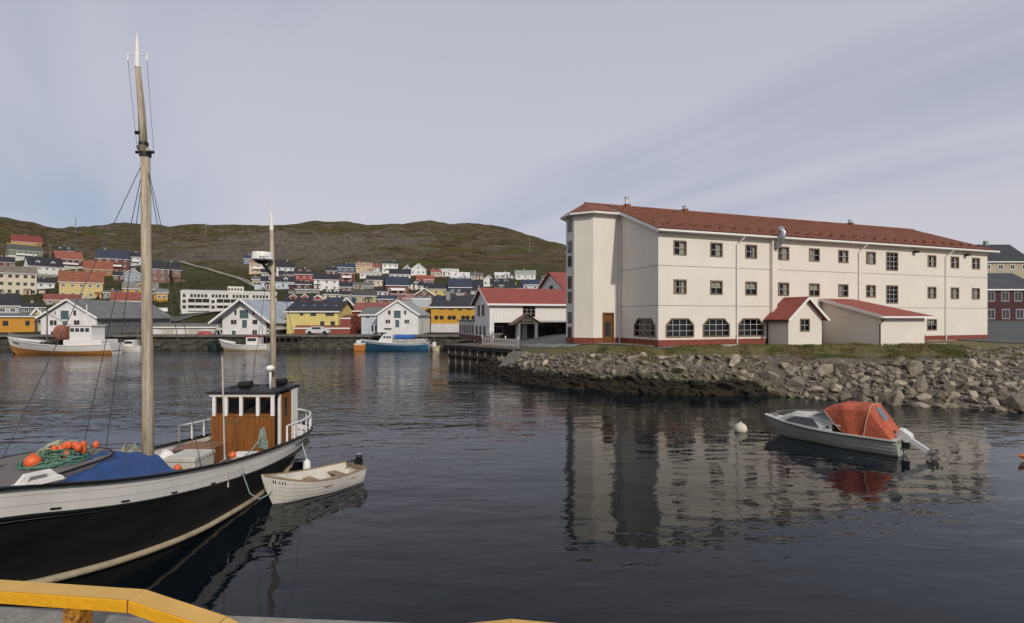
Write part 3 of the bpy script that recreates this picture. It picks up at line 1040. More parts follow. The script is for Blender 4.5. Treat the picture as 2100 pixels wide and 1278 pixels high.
    MB().box(x - 0.22, x + 0.25, -0.28, -0.003, 0.0, e0 - 0.2).build('duct_casing', CREAM, H)
    MB().tube([(x + 0.1, -0.35, 7.55), (x + 0.15, -0.75, 7.95), (x + 0.2, -0.85, 8.7), (x + 0.22, -0.72, 8.98), (x + 0.22, -0.55, 9.05)], [0.2, 0.22, 0.24, 0.22, 0.18], 14).build('steel_flue', STEEL, H, smooth_=True)
    # ridge vents
    for px, hh, w in ((1287, 0.75, 0.22), (1406, 0.42, 0.2), (1746, 0.42, 0.2)):
        k = (px - 1050) / F
        q = (8.3, 43.6)
        rr_ = (q[1] * k - q[0]) / (UX - UY * k)
        c = MB().box(rr_ - w, rr_ + w, yc - 0.3, yc + 0.3, RZ - 0.1, RZ + 0.22).build('vent_base', ROOFR, roof)
        MB().lathe([(0.13, 0.2), (0.13, hh), (0.2, hh), (0.2, hh + 0.06), (0.08, hh + 0.16)], 12, (rr_, yc, RZ)).build('vent_pipe', STEEL, roof)
    # floodlights under the eaves
    for px in (1874, 1979):
        x = fr(px)
        MB().box(x - 0.18, x + 0.18, -0.38, -0.1, 7.82, 8.02).box(x - 0.03, x + 0.03, -0.1, 0, 7.85, 7.95).build('floodlight', BLACKP, H)
    return H
HOTEL = hotel()
def annexes():
    # gabled projection
    def loc(lx, ly):
        return (AX + UX * lx - UY * ly, AY + UY * lx + UX * ly, AZ)
    A1 = thing('gabled_annex', 'small cream gabled extension with steep red roof against the hotel front', 'annex', loc(10.02, -2.02), ANG)
    w, dep, ez, rz = 3.33, 2.0, 2.12, 3.55
    hx0, hx1, hz0, hz1 = 1.12, 2.10, 1.0, 2.0
    mb = holes_wall(0, w, -0.3, ez, [(hx0, hx1, hz0, hz1)])
    mb.add([(0, 0, ez), (w, 0, ez), (w / 2, 0, rz)], [(0, 1, 2)])
    mb.add([(0, 0, -0.3), (0, dep, -0.3), (0, dep, ez), (0, 0, ez)], [(0, 1, 2, 3)])
    mb.add([(w, 0, -0.3), (w, dep, -0.3), (w, dep, ez), (w, 0, ez)], [(0, 1, 2, 3)])
    mb.build('wall', CREAM, A1, fix=False)
    cross_window(A1, hx0, hx1, hz0, hz1, 2, 2, 0)
    r = MB()
    o, f, th = 0.35, -0.35, 0.1
    sl = (rz - ez) / (w / 2)
    for s in (-1, 1):
        cx = w / 2
        ex = cx + s * (w / 2 + o)
        zz = ez - o * sl + 0.12
        top = rz + 0.12
        r.add([(ex, f, zz), (ex, dep - 0.02, zz), (cx, dep - 0.02, top), (cx, f, top), (ex, f, zz - th), (ex, dep - 0.02, zz - th), (cx, dep - 0.02, top - th), (cx, f, top - th)],
              [(0, 1, 2, 3), (4, 5, 6, 7), (0, 1, 5, 4), (0, 3, 7, 4), (1, 2, 6, 5)])
    roof = r.build('roof', ROOFR2, A1)
    b = MB()
    for s in (-1, 1):
        ex = w / 2 + s * (w / 2 + o)
        b.bar((ex, f - 0.03, ez - o * sl + 0.02), (w / 2, f - 0.03, rz + 0.02), 0.04, 0.17, up=(0, 0, 1))
    b.build('barge_board', TRIM, roof)
    MB().box(-o - 0.08, -o, f, dep, ez - o * sl - 0.06, ez - o * sl + 0.06).build('gutter', BLACKP, roof)
    MB().tube([(-o, dep - 0.2, ez - 0.25), (-0.06, dep - 0.1, ez - 0.6), (-0.06, dep - 0.1, -0.2)], 0.04, 8).build('downpipe', BLACKP, A1)
    # lean-to
    B = thing('lean_to_annex', 'low cream lean-to extension with red hipped roof beside the gabled annex', 'annex', loc(15.77, -4.75), ANG)
    w, dep, ez, hz_ = 4.81, 4.7, 2.28, 3.55
    mb = MB()
    mb.add([(0, 0, -0.4), (w, 0, -0.4), (w, 0, ez), (0, 0, ez)], [(0, 1, 2, 3)])
    mb.add([(0, 0, -0.4), (0, dep, -0.4), (0, dep, hz_), (0, 0, ez)], [(0, 1, 2, 3)])
    mb.add([(w, 0, -0.4), (w, dep, -0.4), (w, dep, ez), (w, 0, ez)], [(0, 1, 2, 3)])
    mb.build('wall', CREAM, B, fix=False)
    o = 0.4
    x1 = w + o
    xr = 3.4
    eo = ez - 0.08
    r = MB()
    th = 0.12
    top = [(-0.3, -o, eo), (x1, -o, eo), (x1, dep - 0.02, eo), (xr, dep - 0.02, hz_ + 0.08), (-0.3, dep - 0.02, hz_ + 0.08)]
    r.add(top + [(a, b_, c - th) for a, b_, c in top], [(0, 1, 3, 4), (1, 2, 3), (5, 6, 8, 9), (6, 7, 8), (0, 1, 6, 5), (1, 2, 7, 6), (0, 4, 9, 5)])
    roof = r.build('roof', ROOFR2, B)
    MB().bar((-0.33, -o, eo - 0.08), (-0.33, dep - 0.02, hz_), 0.05, 0.22).box(-0.3, x1, -o - 0.06, -o, eo - 0.17, eo - 0.03).build('fascia', TRIM, roof)
    MB().tube([(-0.1, -o - 0.05, eo - 0.15), (-0.07, -0.25, eo - 0.4), (-0.07, -0.07, eo - 0.6), (-0.07, -0.07, -0.3)], 0.045, 8).build('downpipe', BLACKP, B)
    # bin and slab at the corner
    bn = thing('waste_bin', 'dark blue wheeled bin standing at the right corner of the lean-to', 'bin', loc(21.1, -4.0), ANG)
    BL = mat('dark_blue_plastic', (0.03, 0.04, 0.08), 0.5, 0.15)
    MB().prism([(-0.28, -0.3), (0.28, -0.3), (0.28, 0.3), (-0.28, 0.3)], 0.1, 0.62).build('body', BL, bn, bevel=0.03)
    MB().box(-0.31, 0.31, -0.33, 0.33, 0.625, 0.69).build('lid', BL, bn, bevel=0.02)
    for s in (-1, 1):
        MB().tube([(s * 0.24 - 0.03, 0.25, 0.06), (s * 0.24 + 0.03, 0.25, 0.06)], 0.08, 10).build('wheel', BLACKP, bn)
    for lab, x, y, a, l, wd in (('pale concrete slab lying in the grass beyond the lean-to', 22.3, -4.6, 0.1, 1.5, 0.6), ('flat pale stone slab lying by the hotel plinth on the grass', 5.5, -1.0, 0.05, 1.6, 0.35)):
        p = loc(x, y)
        s = MB().box(-l / 2, l / 2, -wd / 2, wd / 2, -0.05, 0.1).build('stone_slab', mat('pale_slab', (0.4, 0.36, 0.3), 0.9, 0.2), None, (p[0], p[1], 2.93), bevel=0.02)
        s.rotation_euler.z = ANG + a
        tag(s, lab, 'slab')
annexes()
# ================================================================== ENTRANCE BUILDING AND DOCK
REDW = mat('dark_red_window', (0.12, 0.022, 0.018), 0.6, 0.2)
WSHADE = mat('pale_cladding', (0.66, 0.64, 0.62), 0.6, 0.05, streak=0.08)
def simple_window(parent, x0, x1, z0, z1, M=None, frame=TRIM, bars=(2, 2), proud=0.04, fw=0.07):
    w, h = x1 - x0, z1 - z0
    mb = MB().box(0, fw, -proud, 0.02, 0, h).box(w - fw, w, -proud, 0.02, 0, h).box(fw, w - fw, -proud, 0.02, 0, fw).box(fw, w - fw, -proud, 0.02, h - fw, h)
    for i in range(1, bars[0]):
        mb.box(w * i / bars[0] - 0.025, w * i / bars[0] + 0.025, -proud * 0.8, 0.0, fw, h - fw)
    for j in range(1, bars[1]):
        mb.box(fw, w - fw, -proud * 0.75, -0.001, h * j / bars[1] - 0.025, h * j / bars[1] + 0.025)
    win = mb.build('window', frame, parent, (x0, 0, z0))
    if M is not None:
        win.matrix_local = M @ Matrix.Translation((x0, 0, z0))
    MB().quad((0, -0.008, 0), (w, -0.008, 0), (w, -0.008, h), (0, -0.008, h)).build('pane', DULL, win, fix=False)
    return win
def entrance():
    ex, ey, ez0 = -2.63, 60.0, 2.1
    E = thing('entrance_building', 'two-storey white building with red roof and covered entrance left of the hotel tower', 'building', (ex, ey, ez0), ANG)
    W_, D_, EZ, RZ = 13.0, 6.8, 4.75, 6.5
    # upper storey over an open loggia
    o1, o2, o3, o4, lz = 0.55, 3.3, 3.9, 6.6, 2.35
    mb = holes_wall(0, W_, 0, EZ, [(o1, o2, 0.0, lz), (o3 - 0.2, W_ - 3, 0.0, lz), (4.15, 5.75, 3.0, 4.3)])
    mb.add([(W_, 0, 0), (W_, D_, 0), (W_, D_, EZ), (W_, 0, EZ)], [(0, 1, 2, 3)])
    mb.add([(0, D_, 0), (W_, D_, 0), (W_, D_, EZ), (0, D_, EZ)], [(0, 1, 2, 3)])
    mb.add([(0, 0, 0), (0, D_, 0), (0, D_, EZ), (0, D_ / 2, RZ - 0.1), (0, 0, EZ)], [(0, 1, 2, 3, 4)])
    mb.add([(0, 0.1, lz), (W_, 0.1, lz), (W_, 2.4, lz), (0, 2.4, lz)], [(0, 1, 2, 3)])
    mb.build('wall', WHITE, E, fix=False)
    MB().quad((0, 2.4, 0), (W_, 2.4, 0), (W_, 2.4, lz), (0, 2.4, lz)).build('loggia_back_wall', mat('brown_panel', (0.10, 0.075, 0.06), 0.7, 0.2), E, fix=False)
    MB().box(o2, o3 - 0.2, 0.005, 0.3, 0, lz - 0.02).build('pier', WHITE, E)
    cross_window(E, 4.15, 5.75, 3.0, 4.3, 3, 3, 0, frame=REDW)
    MB2 = Matrix.Translation((0, 2.38, 0))
    simple_window(E, 0.8, 2.4, 0.9, 1.9, MB2, TRIM, (4, 1))
    simple_window(E, 7.2, 9.6, 0.4, 1.9, MB2, FRAMEB, (3, 1))
    ML = Matrix(((0, 1, 0, 0), (-1, 0, 0, D_), (0, 0, 1, 0), (0, 0, 0, 1)))     # left gable: x runs forward from the back
    for a in (1.55, 3.6):
        simple_window(E, a, a + 1.0, 3.1, 4.5, ML, REDW, (1, 2))
    for a in (0.6, 2.4, 4.2):
        simple_window(E, a, a + 0.9, 0.75, 1.9, ML, REDW, (1, 2))
    MB().box(-0.03, 0.15, -0.02, D_ + 9, 0, 0.65).build('plinth', REDW, E)
    # low wing running back
    w = MB()
    w.box(0.0, 6, D_ + 0.01, D_ + 9, 0.65, 2.5)
    w.build('low_wing_wall', WSHADE, E)
    MB().box(-0.3, 6.3, D_ + 0.01, D_ + 9.3, 2.5, 2.66).build('low_wing_roof', mat('grey_felt', (0.22, 0.22, 0.22), 0.8, 0.1), E)
    MW = Matrix(((0, 1, 0, 0), (-1, 0, 0, D_ + 9), (0, 0, 1, 0), (0, 0, 0, 1)))
    for k in range(6):
        simple_window(E, 0.5 + k * 1.42, 1.3 + k * 1.42, 0.75, 1.95, MW, REDW, (1, 1))
    r = MB()
    o, th = 0.45, 0.15
    sl = (RZ - EZ) / (D_ / 2)
    for s in (0, 1):
        yy = -o if s == 0 else D_ + o
        top = [(-0.4, yy, EZ - o * sl + 0.12), (W_, yy, EZ - o * sl + 0.12), (W_, D_ / 2, RZ + 0.12), (-0.4, D_ / 2, RZ + 0.12)]
        r.add(top + [(a, b_, c - th) for a, b_, c in top], [(0, 1, 2, 3), (4, 5, 6, 7), (0, 1, 5, 4), (0, 3, 7, 4), (1, 2, 6, 5)])
    roof = r.build('roof', ROOFR2, E)
    MB().box(-0.42, W_, -o - 0.08, -o, EZ - o * sl - 0.16, EZ - o * sl + 0.06).build('fascia', TRIM, roof)
    for yy in (-o, D_ + o):
        MB().bar((-0.44, yy, EZ - o * sl), (-0.44, D_ / 2, RZ), 0.05, 0.2).build('verge_board', TRIM, roof)
    # porch
    P = 4.05
    pg = MB()
    pg.box(P - 1.15, P - 0.85, -1.8, -1.55, 0, 2.2).build('porch_column', WHITE, E)
    MB().box(P + 1.0, P + 1.3, -1.8, -1.55, 0, 2.2).build('porch_column', WHITE, E)
    gb = MB().prism([(P - 1.5, 2.2), (P + 1.65, 2.2), (P + 0.08, 3.15)], 0, 0.1, Matrix(((1, 0, 0, 0), (0, 0, -1, -1.6), (0, 1, 0, 0), (0, 0, 0, 1)))).build('porch_gable', mat('porch_cream', (0.6, 0.52, 0.38), 0.6, 0.1), E)
    st = MB()
    x = P - 0.85
    for k, wd in enumerate((0.22, 0.1, 0.16, 0.12, 0.2, 0.1, 0.14, 0.18)):
        st.box(x, x + wd, -1.73, -1.70, 2.36, 2.36 + (0.16 if k % 3 == 0 else 0.11))
        x += wd + (0.18 if k == 0 else 0.035)
    st.build('sign_lettering', BLACKP, gb)
    pr = MB()
    for s in (-1, 1):
        e = P + 0.08 + s * 1.9
        top = [(e, -2.1, 2.1), (e, 0, 2.1), (P + 0.08, 0, 3.3), (P + 0.08, -2.1, 3.3)]
        pr.add(top + [(a, b_, c - 0.09) for a, b_, c in top], [(0, 1, 2, 3), (4, 5, 6, 7), (0, 1, 5, 4), (0, 3, 7, 4)])
    pr.build('porch_roof', mat('brown_porch_roof', (0.14, 0.09, 0.06), 0.7, 0.2), E)
    dd = MB().box(P - 0.8, P + 0.25, 0.9, 1.0, 0, 2.15).build('entrance_door', DARK, E)
    MB().box(P + 0.3, P + 0.95, 0.85, 0.95, 0, 2.1).build('side_panel', WSHADE, E)
    MB().box(P - 1.2, P + 1.35, -1.9, 0, -0.05, 0.02).build('porch_step', CONC, E)
    # the wing behind: its gable faces the water
    G = thing('rear_gabled_building', 'pale gabled building with red roof rising behind the entrance building', 'building', (6.55, 86.0, 2.2), ANG)
    ML2 = Matrix(((0, 1, 0, 0), (-1, 0, 0, 0.6), (0, 0, 1, 0), (0, 0, 0, 1)))
    g = MB()
    gd, gh, gr = 13.6, 6.9, 10.4
    g.add([(0, -gd / 2, 0), (0, gd / 2, 0), (0, gd / 2, gh), (0, 0, gr), (0, -gd / 2, gh)], [(0, 1, 2, 3, 4)])
    g.add([(0, -gd / 2, 0), (14, -gd / 2, 0), (14, -gd / 2, gh), (0, -gd / 2, gh)], [(0, 1, 2, 3)])
    g.build('wall', WSHADE, G, fix=False)
    r = MB()
    sl = (gr - gh) / (gd / 2)
    for s in (-1, 1):
        yy = s * (gd / 2 + 0.5)
        top = [(-0.5, yy, gh - 0.5 * sl + 0.1), (14, yy, gh - 0.5 * sl + 0.1), (14, 0, gr + 0.1), (-0.5, 0, gr + 0.1)]
        r.add(top + [(a, b_, c - 0.2) for a, b_, c in top], [(0, 1, 2, 3), (4, 5, 6, 7), (0, 1, 5, 4), (0, 3, 7, 4)])
    r.build('roof', ROOFR2, G)
    simple_window(G, 0.0, 1.4, 6.6, 8.2, ML2, REDW, (2, 2))
    # dock
    D = thing('timber_dock', 'dark timber pile dock below the entrance building at the water', 'dock', (-7.1, 57.0, 0), 0)
    a, b_ = Vector((0, 0, 0)), Vector((7.4, -8.5, 0))
    u = (b_ - a).normalized()
    n = Vector((u.y, -u.x, 0))
    if n.y < 0:
        n = -n
    Lk = (b_ - a).length
    for k in range(26):
        p = a + u * (0.15 + (Lk - 0.3) * k / 25)
        lean = random.uniform(-0.05, 0.05)
        MB().tube([(p.x + lean, p.y, -0.9), (p.x, p.y, 1.98)], [0.15, 0.12], 8).build('pile', WOODD if k % 3 else WOODG, D)
    for k in range(10):
        p = a + u * (0.4 + (Lk - 0.8) * k / 9) + n * 1.8
        MB().tube([(p.x, p.y, -0.9), (p.x, p.y, 1.98)], 0.15, 8).build('pile', WOODD, D)
    for z in (1.82, 0.95):
        MB().bar(a - n * 0.2 + Vector((0, 0, z)), b_ - n * 0.2 + Vector((0, 0, z)), 0.12, 0.24).build('waling', WOODD, D)
    q = a + n * 0.55
    q2 = b_ + n * 0.55
    MB().add([(q.x, q.y, -0.5), (q2.x, q2.y, -0.5), (q2.x, q2.y, 2.0), (q.x, q.y, 2.0)], [(0, 1, 2, 3)]).build('back_boarding', WOODD, D, fix=False)
    npl = 30
    pl = MB().bar((0, 0, 0), (n.x * 3.6, n.y * 3.6, 0), Lk / npl - 0.03, 0.12).mesh('plank', mat('old_deck_plank', (0.12, 0.105, 0.09), 0.9, 0.3, scale=3))
    for k in range(npl):
        p = a + u * (Lk * (k + 0.5) / npl) - n * 0.35
        link('plank', pl, D, (p.x, p.y, 2.05 + random.uniform(-0.008, 0.008)))
    # picket railing on the dock
    Rl = thing('picket_railing', 'white picket railing on the dock in front of the entrance', 'railing', (-1.6, 51.6, 2.12), 0)
    c0, c1 = Vector((-1.5, 1.9, 0)), Vector((2.2, -2.6, 0))
    m_ = (c1 - c0)
    for z in (0.25, 0.72):
        MB().bar(c0 + Vector((0, 0, z)), c1 + Vector((0, 0, z)), 0.05, 0.08).build('rail', WSHADE, Rl)
    for k in range(22):
        p = c0 + m_ * (k / 21)
        MB().box(p.x - 0.045, p.x + 0.045, p.y - 0.04, p.y - 0.015, 0.05, 0.85).build('picket', mat('greyed_white', (0.30, 0.27, 0.25), 0.8, 0.15), Rl)
    for k in range(4):
        p = c0 + m_ * (k / 3)
        MB().box(p.x - 0.06, p.x + 0.06, p.y - 0.0, p.y + 0.1, 0.0, 1.1).build('post', WSHADE, Rl)
    # sloping stone abutment where dock and bank meet
    ab = MB().add([(-1.2, 46.0, 0.7), (-0.1, 45.0, 0.8), (0.9, 46.2, 2.0), (0.1, 47.6, 2.0), (-1.3, 45.9, -0.5), (0.9, 44.6, -0.5), (1.8, 46.2, -0.5), (0.6, 48.2, -0.5)],
             [(0, 1, 2, 3), (0, 1, 5, 4), (1, 2, 6, 5), (2, 3, 7, 6), (3, 0, 4, 7)]).build('stone_abutment', mat('grey_abutment', (0.15, 0.135, 0.115), 0.9, 0.3, scale=1.5, bump=0.5, bscale=6))
    tag(ab, 'sloping grey stone abutment between dock and rock bank', 'abutment')
entrance()
# ================================================================== TOWN
def unit_window():
    f = 0.1
    fr_ = MB().box(-0.5, -0.5 + f, -0.06, 0.02, -0.5, 0.5).box(0.5 - f, 0.5, -0.06, 0.02, -0.5, 0.5).box(-0.5 + f, 0.5 - f, -0.06, 0.02, -0.5, -0.5 + f).box(-0.5 + f, 0.5 - f, -0.06, 0.02, 0.5 - f, 0.5)
    fr_.box(-0.03, 0.03, -0.05, 0.0, -0.5 + f, 0.5 - f)
    pn = MB().quad((-0.48, -0.02, -0.48), (0.48, -0.02, -0.48), (0.48, -0.02, 0.48), (-0.48, -0.02, 0.48))
    return {'white': fr_.mesh('window', TRIM), 'dark': fr_.mesh('window', mat('dark_frame', (0.06, 0.045, 0.035), 0.6)), 'red': fr_.mesh('window', REDW), 'dull': fr_.mesh('window', mat('shaded_white_trim', (0.30, 0.28, 0.27), 0.7))}, pn.mesh('pane', PANE)  # the last style is white trim with shade mixed into its colour
WINM, PANEM = unit_window()
def town_window(parent, x, z, w, h, style='white', y=0.0, rot=0.0):
    o = link('window', WINM[style], parent, (x, y, z), rot, (w, 1, h))
    link('pane', PANEM, o)
    return o
WM, RM = {}, {}
def wmat(c):
    if c not in WM:
        WM[c] = mat('painted_boards_%d' % len(WM), c, 0.65, 0.09, scale=0.8, streak=0.12)
    return WM[c]
def rmat(c):
    if c not in RM:
        RM[c] = mat('roofing_%d' % len(RM), c, 0.75, 0.22, scale=0.7, dirt=tuple(q * 0.6 for q in c), dirt_at=0.6)
    return RM[c]
BLK, GRY, RED_, ORG = (0.030, 0.030, 0.036), (0.13, 0.13, 0.125), (0.20, 0.045, 0.035), (0.30, 0.09, 0.04)
BLU = (0.035, 0.045, 0.075)
def house(label, x0, x1, yr, ye, yb, wall, roof, orient='e', yo=0, d=None, D=None, rows=None, cols=None, win='white', chim=True, cat='house', wins=None, group='houses on the town slope', base=None, name='town_house', rel=1.0, ww=1.05, wh=1.15, ov=0.35, hatch=None):
    pc = (x0 + x1) / 2
    d = d or hit(pc, yb)
    th = math.atan((1050 - pc) / F)
    phi = th * rel + R(yo)
    Wd = (x1 - x0) / F * d / max(0.35, (math.cos(phi) + math.sin(phi) * math.tan(th)))
    p = at(pc, yb, d)
    hw = (yb - ye) * d / F
    if orient == 'e':
        D = D or min(9.5, max(5.5, 0.7 * Wd))
        rise = max(0.5, (CZ - (yr - HZ) * (d + D / 2 * math.cos(phi)) / F) - p.z - hw)
        rise = min(rise, D * 0.55)
    else:
        D = D or Wd * 1.25
        rise = (ye - yr) * d / F
    Ho = thing(name, label, cat, (p.x, p.y, p.z), phi, group)
    dn = -3.0
    w2 = Wd / 2
    mb = MB()
    if orient == 'e':
        prof = [(0, dn), (D, dn), (D, hw), (D / 2, hw + rise), (0, hw)]
        a = [(-w2, y, z) for y, z in prof]
        b_ = [(w2, y, z) for y, z in prof]
    else:
        prof = [(-w2, dn), (w2, dn), (w2, hw), (0, hw + rise), (-w2, hw)]
        a = [(x, 0, z) for x, z in prof]
        b_ = [(x, D, z) for x, z in prof]
    mb.add(a + b_, [(0, 1, 2, 3, 4), (5, 6, 7, 8, 9)] + [(i, (i + 1) % 5, (i + 1) % 5 + 5, i + 5) for i in (0, 1, 4)])
    mb.build('wall', wmat(wall), Ho)
    if base:
        MB().box(-w2 - 0.05, w2 + 0.05, -0.05, D + 0.05, dn, base[1] * hw).build('base_storey', wmat(base[0]), Ho)
    r = MB()
    t = 0.22
    span = D / 2 if orient == 'e' else w2
    sl = rise / span
    for s in (-1, 1):
        if orient == 'e':
            ye_ = D / 2 + s * (D / 2 + ov)
            top = [(-w2 - ov, ye_, hw - ov * sl + 0.15), (w2 + ov, ye_, hw - ov * sl + 0.15), (w2 + ov, D / 2, hw + rise + 0.15), (-w2 - ov, D / 2, hw + rise + 0.15)]
        else:
            xe = s * (w2 + ov)
            top = [(xe, -ov, hw - ov * sl + 0.15), (xe, D + ov, hw - ov * sl + 0.15), (0, D + ov, hw + rise + 0.15), (0, -ov, hw + rise + 0.15)]
        r.add(top + [(q[0], q[1], q[2] - t) for q in top], [(0, 1, 2, 3), (4, 5, 6, 7), (0, 1, 5, 4), (0, 3, 7, 4), (1, 2, 6, 5)])
    ro = r.build('roof', rmat(roof), Ho)
    if orient == 'g':
        bb = MB()
        for s in (-1, 1):
            bb.bar((s * (w2 + ov), -ov - 0.04, hw - ov * sl + 0.06), (0, -ov - 0.04, hw + rise + 0.06), 0.06, 0.3)
        bb.build('barge_board', TRIM, ro)
    else:
        bb = MB().box(-w2 - ov, w2 + ov, -ov - 0.05, -ov, hw - ov * sl - 0.1, hw - ov * sl + 0.12)
        bb.build('fascia', TRIM, ro)
    if chim:
        cx = random.uniform(-0.3, 0.3) * Wd if orient == 'e' else 0.25 * w2
        cy = D / 2 if orient == 'e' else D * 0.5
        MB().box(cx - 0.3, cx + 0.3, cy - 0.3, cy + 0.3, hw + rise - 0.4, hw + rise + 0.9).build('chimney', mat('chimney_render', (0.3, 0.27, 0.25), 0.9, 0.2), ro)
    if cat == 'house' and group and orient == 'e' and Wd > 6 and d > 118:
        rn = random.random()
        if rn < 0.45:                           # a gabled dormer with its own window
            for xd in ([0] if rn < 0.25 else [-Wd * 0.22, Wd * 0.22]):
                yd, zd = D * 0.16, hw + rise * 0.30
                dm = MB().prism([(xd - 0.8, zd), (xd + 0.8, zd), (xd + 0.8, zd + 0.8), (xd, zd + 1.35), (xd - 0.8, zd + 0.8)], -yd - 2.2, -yd, Matrix(((1, 0, 0, 0), (0, 0, -1, 0), (0, 1, 0, 0), (0, 0, 0, 1)))).build('dormer', wmat(wall), ro)
                MB().bar((xd - 0.95, yd - 0.1, zd + 0.72), (xd, yd - 0.1, zd + 1.45), 0.12, 0.12).bar((xd + 0.95, yd - 0.1, zd + 0.72), (xd, yd - 0.1, zd + 1.45), 0.12, 0.12).build('dormer_trim', TRIM, ro)
                MB().box(xd - 0.4, xd + 0.4, yd - 0.04, yd, zd + 0.1, zd + 0.75).build('dormer_pane', PANE, ro)
        if random.random() < 0.5:               # a porch or lean-to on the front
            pw, s_ = random.uniform(1.6, 2.8), random.choice((-1, 1))
            xp = s_ * (w2 - pw / 2 - random.uniform(0, w2 * 0.4))
            MB().box(xp - pw / 2, xp + pw / 2, -1.5, -0.02, dn, 2.2).build('porch', wmat(wall), Ho)
            MB().add([(xp - pw / 2 - 0.2, -1.75, 2.2), (xp + pw / 2 + 0.2, -1.75, 2.2), (xp + pw / 2 + 0.2, -0.02, 2.75), (xp - pw / 2 - 0.2, -0.02, 2.75), (xp - pw / 2 - 0.2, -0.02, 2.2), (xp + pw / 2 + 0.2, -0.02, 2.2)], [(0, 1, 2, 3), (0, 3, 4), (1, 2, 5), (0, 1, 5, 4)]).build('porch_roof', rmat(roof), Ho)
            MB().box(xp - 0.45, xp + 0.45, -1.54, -1.5, 0.0, 2.0).build('door', wmat((0.2, 0.09, 0.05)), Ho)
        elif hw > 4.2:                          # a balcony along the upper storey
            bl = MB().box(-w2 * 0.6, w2 * 0.6, -1.3, -0.02, hw * 0.46, hw * 0.46 + 0.15).build('balcony', TRIM, Ho)
            MB().box(-w2 * 0.6, w2 * 0.6, -1.3, -1.24, hw * 0.46 + 0.15, hw * 0.46 + 1.0).build('balcony_rail', TRIM, bl)
        if random.random() < 0.4:               # a low side wing
            s_ = random.choice((-1, 1))
            MB().box(s_ * w2, s_ * (w2 + 2.6), D * 0.25, D * 0.85, dn, min(2.4, hw * 0.8)).build('side_wing', wmat(wall), Ho)
            MB().box(s_ * w2 + (0.02 if s_ > 0 else -0.02), s_ * (w2 + 2.9), D * 0.2, D * 0.9, min(2.4, hw * 0.8) + 0.005, min(2.4, hw * 0.8) + 0.2).build('side_wing_roof', rmat(roof), Ho)
    if wins is None:
        rows = rows or max(1, round(hw / 2.9))
        cols = cols or max(2, round(Wd / 3.0))
        if orient == 'g' and cols > 3:
            cols = 3
        for j in range(rows):
            zc = hw * (j + 0.55) / rows
            for i in range(cols):
                xc = -w2 + Wd * (i + 0.5) / cols + random.uniform(-0.15, 0.15)
                town_window(Ho, xc, zc, min(ww, Wd / cols * 0.6), min(wh, hw / rows * 0.6), win)
        if orient == 'g' and rise > 1.8:
            town_window(Ho, 0, hw + rise * 0.3, ww, wh, win)
        # the gable or side that shows
        for j in range(rows):
            for i in range(2):
                town_window(Ho, w2, hw * (j + 0.55) / rows, min(ww, 1.0), min(wh, hw / rows * 0.6), win, D * (0.3 + 0.4 * i), R(90))
    else:
        k = Wd / (x1 - x0)
        for wa, wb, ya, yb2, st in wins:
            town_window(Ho, ((wa + wb) / 2 - pc) * k, (yb - (ya + yb2) / 2) * d / F, (wb - wa) * k, (yb2 - ya) * d / F, st)
    if hatch:
        k = Wd / (x1 - x0)
        for ha, hb, ya, yb2 in hatch:
            xa, xb, za, zb = (ha - pc) * k, (hb - pc) * k, (yb - yb2) * d / F, (yb - ya) * d / F
            h_ = MB().box(xa, xb, -0.07, 0.0, za, zb).build('loading_door', mat('grey_green_door', (0.075, 0.115, 0.13), 0.6, 0.15), Ho)
            MB().box(xa - 0.12, xa, -0.1, 0, za - 0.1, zb + 0.1).box(xb, xb + 0.12, -0.1, 0, za - 0.1, zb + 0.1).box(xa, xb, -0.1, 0, zb, zb + 0.12).build('door_trim', TRIM, h_)
    return Ho, Wd, hw, rise, D
YEL, OCH, CRM, WHT = (0.62, 0.47, 0.16), (0.55, 0.30, 0.05), (0.62, 0.56, 0.42), (0.74, 0.72, 0.70)
MAR, GRN, LBL = (0.16, 0.035, 0.03), (0.17, 0.20, 0.13), (0.52, 0.56, 0.60)
